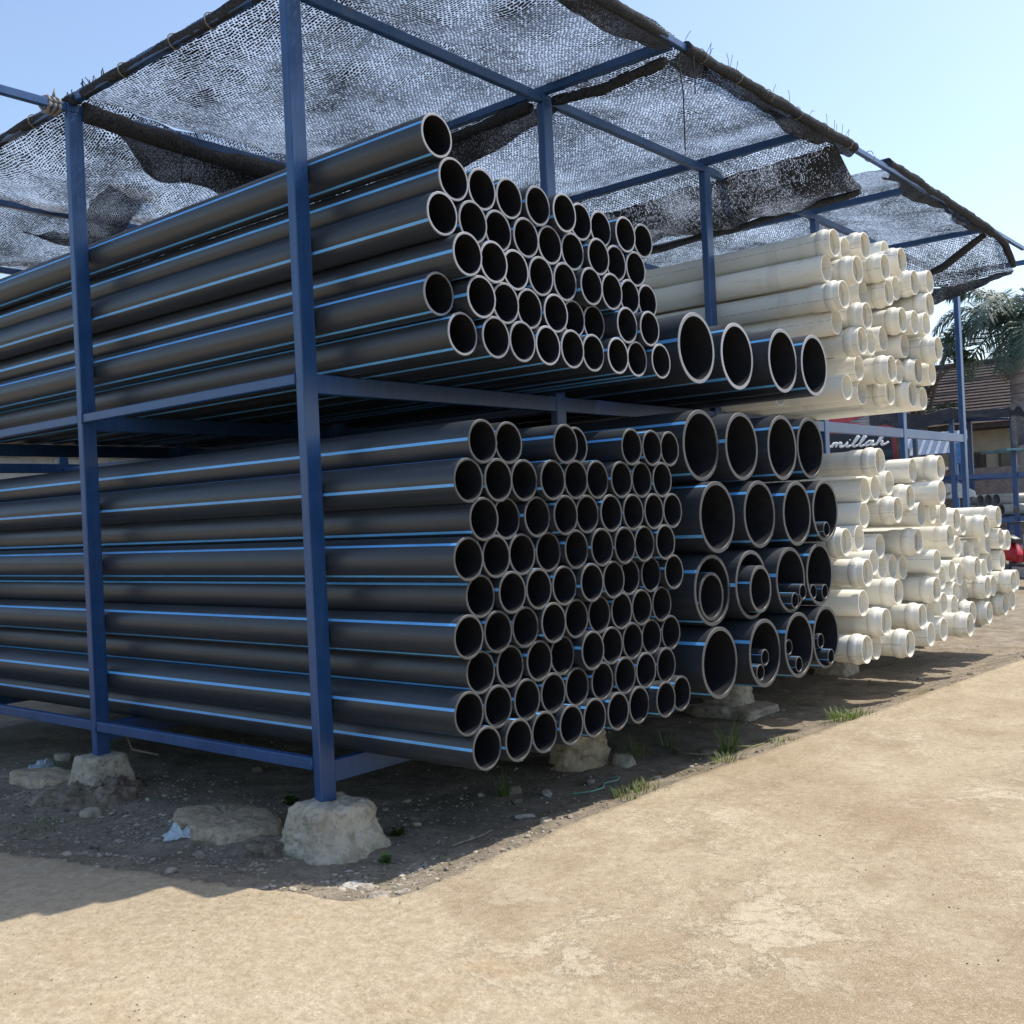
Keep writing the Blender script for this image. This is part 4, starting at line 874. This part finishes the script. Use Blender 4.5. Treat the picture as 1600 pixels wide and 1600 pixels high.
# --- scooters
M['red'] = mat_plain('red_plastic', (.42, .012, .022), .25, 6, .1); M['rubber'] = mat_plain('tyre_rubber', (.02, .02, .02), .8); M['darkplastic'] = mat_plain('dark_plastic', (.03, .03, .032), .45)
M['chrome'] = mat_plain('dull_metal', (.45, .45, .45), .35, 10, .1, metal=.8); M['lens'] = mat_plain('lamp_lens', (.65, .68, .70), .1)
def scooter(loc, rz, label, gi):
    root = thing('scooter', label, 'scooter', loc, 'parked red scooters', rz)
    for x in (-.62, .62):
        w = MB(); N = 28
        prof = [(.235, -.03), (.27, -.05), (.295, -.025), (.30, 0), (.295, .025), (.27, .05), (.235, .03)]
        for k in range(N):
            a = 2*math.pi*k/N
            for (r, yy) in prof: w.v.append((r*math.cos(a), yy, r*math.sin(a)))
        P_ = len(prof)
        for k in range(N):
            for i in range(P_): w.face([k*P_+i, k*P_+(i+1) % P_, ((k+1) % N)*P_+(i+1) % P_, ((k+1) % N)*P_+i], 0, True)
        wo_ = w.build('wheel', M['rubber'], root, (x, 0, .30))
        h = MB(); h.tube([(0, -.05, 0), (0, .05, 0)], .05, 12)
        for k in range(5): a = 2*math.pi*k/5; h.tube([(0, 0, 0), (.24*math.cos(a), 0, .24*math.sin(a))], .016, 6)
        h.build('hub', M['chrome'], wo_)
    def loft(name, secs, mat):  # secs: (x, z0, z1, half width)
        s = MB(); n = 10
        for (x, z0, z1, hw) in secs:
            for k in range(n):
                a = 2*math.pi*k/n; s.v.append((x, hw*math.copysign(abs(math.cos(a))**.7, math.cos(a)), (z0+z1)/2+(z1-z0)/2*math.copysign(abs(math.sin(a))**.7, math.sin(a))))
        for i in range(len(secs)-1):
            for k in range(n): s.face([i*n+k, i*n+(k+1) % n, (i+1)*n+(k+1) % n, (i+1)*n+k], 0, True)
        s.face(list(range(n))[::-1]); s.face([(len(secs)-1)*n+k for k in range(n)])
        return s.build(name, M[mat], root)
    loft('rear_body', [(-.85, .62, .70, .04), (-.75, .52, .76, .11), (-.45, .42, .76, .15), (-.1, .38, .70, .13), (.05, .34, .50, .10)], 'red')
    loft('seat', [(-.72, .75, .82, .09), (-.5, .745, .86, .13), (-.2, .72, .83, .13), (.02, .68, .76, .08)], 'darkplastic')
    loft('floorboard', [(-.1, .30, .38, .12), (.3, .30, .36, .13)], 'darkplastic')
    loft('leg_shield', [(.28, .34, .60, .16), (.36, .36, .86, .21), (.42, .45, .95, .19), (.50, .60, .95, .12), (.55, .72, .90, .05)], 'red')
    loft('front_fender', [(.40, .55, .62, .05), (.55, .58, .68, .08), (.75, .56, .64, .07), (.90, .42, .48, .04)], 'red')
    loft('headlamp_cowl', [(.32, .98, 1.06, .06), (.38, .94, 1.12, .13), (.47, .95, 1.10, .12), (.53, .98, 1.06, .07)], 'red')
    l = MB(); l.tube([(.525, 0, 1.02), (.545, 0, 1.02)], [.065, .05], 16); l.build('headlamp', M['lens'], root)
    f = MB(); f.tube([(.62, 0, .30), (.52, 0, .62), (.40, 0, 1.0)], .035, 8); f.build('fork', M['darkplastic'], root)
    for s in (-1, 1):
        g = MB(); g.tube([(.40, s*.05, 1.03), (.34, s*.22, 1.05), (.28, s*.36, 1.03)], [.014, .014, .02], 8); gb = g.build('handlebar', M['darkplastic'], root)
        mr = MB(); mr.tube([(.34, s*.24, 1.05), (.36, s*.30, 1.22)], .007, 6); mr.tube([(.37, s*.30, 1.25), (.345, s*.30, 1.25)], .055, 12); mr.build('mirror', M['darkplastic'], gb)
    e = MB(); e.tube([(-.2, -.13, .28), (-.55, -.16, .33), (-.85, -.17, .42)], [.025, .05, .045], 10); e.build('exhaust', M['chrome'], root)
    tl = MB(); tl.box(-.885, -.85, -.07, .07, .62, .70, ch=.01); tl.build('tail_lamp', M['red'], root)
scooter((-1.02, 15.7, GZ), R(-35), 'red scooter behind the far cream stack, right of the far blue post', 0)
scooter((-2.35, 17.0, GZ), R(-80), 'red scooter seen in front of the grey pipes, left of the far blue post', 1)

# --- kerb blocks in a stepped pile
M['kerb'] = mat_footing('kerb_concrete', (.30, .29, .27), (.40, .39, .365), (.48, .47, .445))
kb = MB(); pr = [(0, 0), (.30, 0), (.30, .15), (.24, .19), (0, .19)]
for x in (0, .58): kb.v += [(x, a, c) for a, c in pr]
for i in range(5): kb.face([i, (i+1) % 5, 5+(i+1) % 5, 5+i])
kb.face([4, 3, 2, 1, 0]); kb.face([5, 6, 7, 8, 9]); km = kb.mesh('kerb_block', [M['kerb']]); sharp_smooth(km, 20)
tier = ['bottom', 'second', 'third', 'top']
for j in range(4):
    for i in range(3 if j < 3 else 2):
        x = -1.62+i*.60+.06*j; o = link('kerb_block', km, None, (x+.05, 17.3+.05*j, GZ-.005+j*.195), (0, 0, R(8)))
        tag(o, f'grey concrete kerb block, {ORD[i+1]} from left in the {tier[j]} tier of the pile', 'kerb block', 'pile of kerb blocks')

# --- boundary wall
M['wall'] = mat_footing('grey_render', (.17, .16, .145), (.27, .255, .23), (.36, .34, .31))
wl = thing('boundary_wall', 'grey rendered boundary wall behind the yard', 'wall', (0, 25, GZ))
for i in range(14):
    w = MB(); w.box(-34+3.2*i, -34+3.2*i+3.17, -.08, .08, -.2, 2.2); w.build('panel', M['wall'], wl)
    w = MB(); w.box(-34+3.2*i-.14, -34+3.2*i+.11, -.13, .13, -.2, 2.28); w.build('pier', M['wall'], wl)
for z in (.75, 1.42):
    w = MB(); w.box(-34, 10.8, -.135, -.082, z, z+.05); w.build('band', M['wall'], wl)

# --- house with a brown tiled roof
M['cream'] = mat_plain('cream_wall', (.46, .44, .36), .8, 3, .12); M['tile'] = mat_footing('brown_tile', (.060, .048, .045), (.100, .080, .076), (.15, .125, .118)); M['glass'] = mat_plain('dark_glass', (.03, .035, .04), .1); M['timber'] = mat_plain('brown_timber', (.09, .06, .045), .6)
hs = thing('house', 'cream house with a broad brown tiled roof behind the wall', 'house', (-7.5, 33, GZ))
w = MB(); w.box(-6, 8, 0, 6, 0, 3.6); w.build('wall', M['cream'], hs)
b = MB(); ev = [(-7, -1.2, 3.75), (9, -1.2, 3.75), (9, 7.2, 3.75), (-7, 7.2, 3.75)]; rg_ = [(-2.8, 3, 6.1), (4.6, 3, 6.1)]
b.v += ev+rg_+[(x, y, z-.15) for x, y, z in ev]; b.face([0, 1, 5, 4]); b.face([1, 2, 5]); b.face([2, 3, 4, 5]); b.face([3, 0, 4]); b.face([0, 6, 7, 1]); b.face([1, 7, 8, 2]); b.face([2, 8, 9, 3]); b.face([3, 9, 6, 0]); b.face([9, 8, 7, 6])
rf = b.build('roof', M['tile'], hs)
for k in range(20):   # courses of tiles
    t0 = k/20; cs = MB(); za = lerp(3.75, 6.1, t0); y0 = lerp(-1.2, 3, t0); xa, xb = lerp(-7, -2.8, t0), lerp(9, 4.6, t0)
    cs.tube([(xa+.05, y0, za+.01), (xb-.05, y0, za+.01)], .026, 6); cs.build('tile_course', M['tile'], rf)
cs = MB(); cs.tube([(-2.8, 3, 6.12), (4.6, 3, 6.12)], .12, 8); cs.build('ridge_cap', M['tile'], rf)
for x0 in (-4.6, -2.2, .0, 1.5, 3.2, 5.6):
    w = MB(); w.box(x0, x0+1.1, -.10, .02, 1.2, 2.9); wo2 = w.build('window', M['timber'], hs)
    for dx in (.08, .58): p_ = MB(); p_.box(x0+dx, x0+dx+.44, -.115, -.102, 1.3, 2.8); p_.build('pane', M['glass'], wo2)
aw = thing('awning', 'blue and white striped corrugated awning in front of the house', 'awning', (0, 0, 0)); M['awb'] = mat_plain('awning_blue', (.06, .11, .20), .5); M['aww'] = mat_plain('awning_pale', (.20, .24, .30), .5)
for k in range(15):
    s = MB(); x = -5.6+.10*k; y0, y1 = 23.2, 24.6
    vs_ = [(x, y0, 2.35), (x+.09, y0, 2.35), (x+.09-.25, y1, 2.95), (x-.25, y1, 2.95)]; s.add(vs_+[(a, c, e-.03) for a, c, e in vs_], [(0, 1, 2, 3), (7, 6, 5, 4), (0, 4, 5, 1), (1, 5, 6, 2), (2, 6, 7, 3), (3, 7, 4, 0)]); s.build('strip', M['awb'] if k % 2 else M['aww'], aw)
for x in (-5.5, -4.2):
    s = MB(); s.tube([(x, 23.25, GZ), (x, 23.25, 2.34)], .04, 8); s.build('pole', M['blue'], aw)
M['bluesheet'] = mat_plain('blue_sheet', (.08, .30, .62), .45)
s = MB(); s.box(-4.12, -3.80, 22.4, 22.45, 2.05, 2.55, ch=.01)
for x in (-4.05, -3.87): s.box(x-.02, x+.02, 22.46, 22.5, GZ, 2.5)
tag(s.build('blue_board', M['bluesheet']), 'bright blue board standing left of the far blue post', 'board')

# --- truck with a lettered windscreen banner
tr_loc = Vector((-5.70, 20.0, GZ)); tdir = (Vector((3.96, -3.27, 0))-Vector((-5.55, 20, 0))).normalized(); trz = math.atan2(tdir.y, tdir.x)+.10
tk = thing('truck', 'red truck with white script on a black windscreen banner, behind the racks', 'truck', tr_loc, None, trz); tk.scale = (1.15, 1.15, 1.15)
M['truckred'] = mat_plain('truck_red', (.26, .025, .03), .3, 4, .12); M['bannerblack'] = mat_plain('banner_black', (.012, .013, .016), .5); M['white'] = mat_plain('white_vinyl', (.80, .80, .78), .5, 5, .05)
def cab(secs, mat, name):
    c = MB(); c.v += [v for s_ in secs for v in s_]; n = len(secs[0])
    for i in range(len(secs)-1):
        for k in range(n): c.face([i*n+k, i*n+(k+1) % n, (i+1)*n+(k+1) % n, (i+1)*n+k])
    c.face(list(range(n))[::-1]); c.face([(len(secs)-1)*n+k for k in range(n)]); return c.build(name, M[mat], tk)
prof = [(0, .55), (.02, 1.55), (-.32, 2.72), (-.45, 2.98), (-1.75, 3.02), (-1.8, .55)]
cab([[(x, y, z) for x, z in prof] for y in (-1.0, 1.0)], 'truckred', 'cab')
def quad_on_front(z0, z1, y0, y1, off, th, mat, name, parent=tk):
    f = lambda z: .02+(-.34)*(z-1.55)/(2.72-1.55)
    c = MB(); nrm = Vector((1.17, 0, .34)).normalized()
    p_ = [Vector((f(z0), y0, z0)), Vector((f(z0), y1, z0)), Vector((f(z1), y1, z1)), Vector((f(z1), y0, z1))]
    a_ = [q+nrm*(off+th) for q in p_]; b_ = [q+nrm*off for q in p_]; c.add(a_+b_, [(0, 1, 2, 3), (7, 6, 5, 4), (0, 4, 5, 1), (1, 5, 6, 2), (2, 6, 7, 3), (3, 7, 4, 0)]); return c.build(name, M[mat], parent)
ws = quad_on_front(1.62, 2.66, -.92, .92, .003, .01, 'glass', 'windscreen')
bn = quad_on_front(2.30, 2.64, -.90, .90, .016, .006, 'bannerblack', 'banner', ws)
# script lettering "Bismillah" as brushed strokes
ST = {'B': [[(.1, 0), (.22, 1.0)], [(.0, .85), (.3, 1.05), (.62, .92), (.55, .65), (.25, .55), (.6, .45), (.62, .15), (.35, -.02), (.05, .08)]],
      'i': [[(0, .1), (.14, .5), (.1, .1), (.2, 0), (.34, .12)], [(.2, .68), (.22, .72)]], 's': [[(0, .1), (.22, .52), (.34, .2), (.2, 0), (.02, .05)], [(.26, .03), (.45, .12)]],
      'm': [[(0, .05), (.08, .5), (.06, .02)], [(.06, .3), (.2, .5), (.28, .4), (.26, .02)], [(.27, .3), (.42, .5), (.5, .4), (.47, .1), (.56, .0), (.68, .12)]],
      'l': [[(0, .1), (.2, .6), (.28, 1.0), (.18, 1.02), (.1, .5), (.12, .05), (.22, 0), (.36, .12)]], 'a': [[(.38, .45), (.2, .5), (.04, .25), (.12, .0), (.3, .15), (.4, .5), (.38, .1), (.46, 0), (.58, .12)]],
      'h': [[(0, .1), (.2, .6), (.28, 1.0), (.18, 1.02), (.1, .5), (.06, .0)], [(.08, .3), (.22, .48), (.32, .38), (.30, .08), (.38, 0), (.56, .14), (.66, .3)]]}
WD = {'B': .78, 'i': .36, 's': .46, 'm': .70, 'l': .36, 'a': .58, 'h': .6}
ltr = MB(); cx = 0; nrm = Vector((1.17, 0, .34)).normalized(); upv = Vector((-.34, 0, 1.17)).normalized()
tot = sum(WD[c] for c in 'Bismillah'); sc_ = 1.62/tot
for chh in 'Bismillah':
    for stq in ST[chh]:
        P_ = [Vector((0, -.81+(cx+px_+.22*py_)*sc_, 0))+upv*(py_*.205) for px_, py_ in stq]
        S_ = []
        for i in range(len(P_)-1):
            for k in range(4): S_.append(P_[i].lerp(P_[i+1], k/4))
        S_.append(P_[-1]); org = Vector((-.225, 0, 2.375))+nrm*.026
        ltr.tube([org+q for q in S_], .024, 6)
    cx += WD[chh]
ltr.build('lettering', M['white'], bn)
for y in (-.62, .62): c = MB(); c.box(.0, .05, y-.2, y+.2, .75, .98, ch=.02); c.build('headlight', M['lens'], tk)
c = MB(); c.box(-.1, .14, -1.02, 1.02, .38, .62, ch=.03); c.build('bumper', M['darkplastic'], tk)
c = MB(); c.box(.02, .045, -.45, .45, 1.05, 1.35, ch=.01); c.build('grille', M['darkplastic'], tk)
c = MB(); c.box(-5.6, -1.95, -1.05, 1.05, .85, 2.2, ch=.02); c.build('cargo_bed', M['truckred'], tk)
c = MB(); c.box(-5.5, -.1, -.4, .4, .45, .70); c.build('chassis', M['darkplastic'], tk)
for x in (-.75, -4.6):
    for y in (-.85, .85): c = MB(); c.tube([(x, y-.13, .42), (x, y-.10, .42), (x, y+.10, .42), (x, y+.13, .42)], [.36, .42, .42, .36], 24); c.build('wheel', M['rubber'], tk)
for y in (-1.12, 1.12): c = MB(); c.box(-.2, -.1, y-.10, y+.10, 1.9, 2.3, ch=.02); c.build('mirror', M['darkplastic'], tk)

# --- trees
def leaf_cloud(b, c, rad, n, size, seed, m=0):
    random.seed(seed)
    for k in range(n):
        while True:
            v = Vector((random.uniform(-1, 1), random.uniform(-1, 1), random.uniform(-1, 1)))
            if v.length <= 1: break
        v = v*(.45+.55*random.random())
        p_ = Vector((c[0]+v.x*rad[0], c[1]+v.y*rad[1], c[2]+v.z*rad[2]))
        a = Vector((random.gauss(0, 1), random.gauss(0, 1), random.gauss(0, .5))).normalized(); q = a.cross(Vector((random.gauss(0, 1), random.gauss(0, 1), random.gauss(0, 1)))).normalized()
        l, w_ = size*random.uniform(.6, 1.3), size*random.uniform(.22, .42); i = len(b.v)
        b.v += [tuple(p_-a*l), tuple(p_+q*w_), tuple(p_+a*l), tuple(p_-q*w_)]; b.face([i, i+1, i+2, i+3], m)
def tree(loc, h, cr, label, seed, mat='leaf_dark', clumps=26, per=260, size=.16, group='trees behind the yard'):
    t_ = thing('tree', label, 'tree', loc, group); random.seed(seed)
    b = MB(); tips = []
    b.tube([(0, 0, -.2), (.05, .03, h*.25), (-.05, .05, h*.5), (0, 0, h*.7)], [.2, .16, .12, .07], 8)
    for k in range(9):
        a = random.uniform(0, 6.28); z0 = h*random.uniform(.35, .65); rr = cr*random.uniform(.5, .95); z1 = z0+h*random.uniform(.1, .38)
        e = (rr*math.cos(a), rr*math.sin(a), z1); b.tube([(0, 0, z0), (e[0]*.5, e[1]*.5, lerp(z0, z1, .6)), e], [.07, .045, .015], 6); tips.append(e)
    b.build('trunk', M['bark'], t_)
    c_ = MB()
    for k in range(clumps):
        if k < len(tips): c = tips[k]
        else:
            a = random.uniform(0, 6.28); r = cr*random.random()**.6; c = (r*math.cos(a), r*math.sin(a), h*random.uniform(.45, .98))
        s = cr*random.uniform(.22, .42); leaf_cloud(c_, c, (s*1.2, s*1.2, s*.75), per, size, seed*50+k)
    c_.build('crown', M[mat], t_)
tree((-16.5, 31, GZ), 10.2, 3.4, 'tall dark tree behind the rack, left of the cream pipes', 1)
tree((-12.5, 30, GZ), 8.6, 2.8, 'dark tree behind the upper cream pipes', 2, 'leaf_mid')
tree((-22.0, 34, GZ), 11.0, 3.8, 'tall tree behind the near roof net', 3)
tree((-9.6, 28.5, GZ), 6.4, 2.1, 'rounded tree at the left end of the brown roof', 4, 'leaf_mid')
tree((-7.4, 30.2, GZ), 8.3, 1.7, 'feathery tree between the cream pipes and the palm', 5, 'leaf_mid', 16, 110, .12)
tree((2.5, 40, GZ), 7.5, 3.0, 'bushy tree beyond the palm at the right edge', 6)
tree((-29, 36, GZ), 10, 4.0, 'broad tree far behind the rack', 7)
# --- palm
pl = thing('palm_tree', 'royal palm with drooping fronds and smooth grey trunk at the right edge', 'palm', (-4.50, 29.8, GZ))
b = MB(); pts = []; rads = []
for k in range(26):
    z = k/25*5.4; pts.append((.02*math.sin(z*2), .02*math.cos(z), z)); rads.append(.235-.02*k/25+.012*(k % 2)+.02*math.sin(k/25*3.1))
b.tube(pts, rads, 14); b.build('trunk', M['palm_bark'], pl)
b = MB(); b.tube([(0, 0, 5.38), (0, 0, 5.7), (.02, 0, 6.2), (.03, 0, 6.7)], [.235, .22, .15, .09], 12); b.build('crownshaft', M['palm'], pl)
def frond(az, elev, L, droop, seed, mat='palm'):
    random.seed(seed); b = MB(); N = 26; pts = []; pos = Vector((0, 0, 6.45)); e = elev
    d0 = Vector((math.cos(az), math.sin(az), 0)); side = Vector((-math.sin(az), math.cos(az), 0))
    for k in range(N+1):
        pts.append(pos.copy()); pos = pos+(d0*math.cos(e)+Vector((0, 0, math.sin(e))))*(L/N); e -= droop/N*(.5+1.3*k/N)
    b.tube(pts, [.035*(1-k/N)+.006 for k in range(N+1)], 5)
    for k in range(2, N*3):
        t_ = k/(N*3); q = t_*N; i = int(q); p_ = pts[i].lerp(pts[min(N, i+1)], q-i); tg = (pts[min(N, i+1)]-pts[i]).normalized()
        ll = .80*math.sin(math.pi*min(.97, t_*.85+.12))**.7*random.uniform(.8, 1.15)
        for s in (-1, 1):
            dr = (side*s*random.uniform(.55, .9)+tg*.55+Vector((0, 0, random.uniform(-.55, .35)))).normalized(); w_ = .026
            m1 = p_+dr*ll*.5; e1 = p_+dr*ll*.95+Vector((0, 0, -.30*ll)); wv = tg*w_; i0 = len(b.v)
            b.v += [tuple(p_-wv*.5), tuple(p_+wv*.5), tuple(m1+wv), tuple(m1-wv), tuple(e1)]; b.face([i0, i0+1, i0+2, i0+3]); b.face([i0+3, i0+2, i0+4])
    return b.build('frond', M[mat], pl)
for k in range(11):
    ring = k % 3; frond(2.4*k+.3, R([68, 38, 8][ring])+random.uniform(-.1, .1), [2.5, 2.8, 2.6][ring], [1.6, 1.9, 1.7][ring], 200+k, 'palm')
frond(2.0, R(-25), 2.0, 1.2, 230, 'palm_dry'); frond(4.6, R(-30), 1.9, 1.1, 231, 'palm')
frond(math.pi, R(20), 3.0, 1.7, 232); frond(math.pi+.5, R(5), 2.7, 1.4, 233); frond(math.pi-.5, R(-5), 2.6, 1.3, 234)
# --- overhead wires and their poles
M['wire'] = mat_plain('cable', (.03, .03, .032), .6)
pb0, pb1 = Vector((9, 26.5, GZ)), Vector((-24, 27.5, GZ))
for q, lb in ((pb0, 'grey utility pole beyond the right edge'), (pb1, 'grey utility pole hidden behind the racks')):
    b = MB(); b.tube([tuple(q), tuple(q+Vector((0, 0, 7)))], [.14, .09], 10); tag(b.build('utility_pole', M['palm_bark']), lb, 'pole')
wl_ = ['topmost', 'second', 'third', 'fourth', 'fifth', 'lowest']
for k, (za, zb, r) in enumerate(((5.9, 5.6, .008), (5.2, 5.0, .016), (5.0, 4.6, .012), (4.75, 4.4, .014), (4.35, 4.2, .018), (4.1, 4.0, .014))):
    pts = []
    for i in range(41):
        t_ = i/40; q = pb0.lerp(pb1, t_); pts.append((q.x, q.y+.1*k, lerp(za, zb, t_)-.7*4*t_*(1-t_)))
    b = MB(); b.tube(pts, r, 5); tag(b.build('overhead_wire', M['wire']), f'dark overhead cable crossing the brown roof, {wl_[k]} of six', 'cable', 'overhead cables')

M['shed'] = mat_plain('grey_sheet', (.20, .205, .20), .7, 2, .2)
wh = thing('warehouse', 'added sky-hiding grey metal warehouse far behind the left end of the rack', 'warehouse', (-30, 4, GZ))  # added building, closes off the bright horizon strip between the pipe stacks
w = MB(); w.box(-8, 0, -22, 24, 0, 4.2); w.build('wall', M['shed'], wh)
for k in range(23):
    w = MB(); w.box(.002, .05, -22+2*k, -22+2*k+.9, .1, 4.1); w.build('cladding_panel', M['shed'], wh)
w = MB(); w.v += [(.4, -22.4, 4.22), (.4, 24.4, 4.22), (-4, 24.4, 5.3), (-4, -22.4, 5.3), (-8.4, 24.4, 4.22), (-8.4, -22.4, 4.22)]; w.face([0, 1, 2, 3]); w.face([3, 2, 4, 5]); w.face([0, 3, 5]); w.face([1, 4, 2]); w.build('roof', M['shed'], wh)
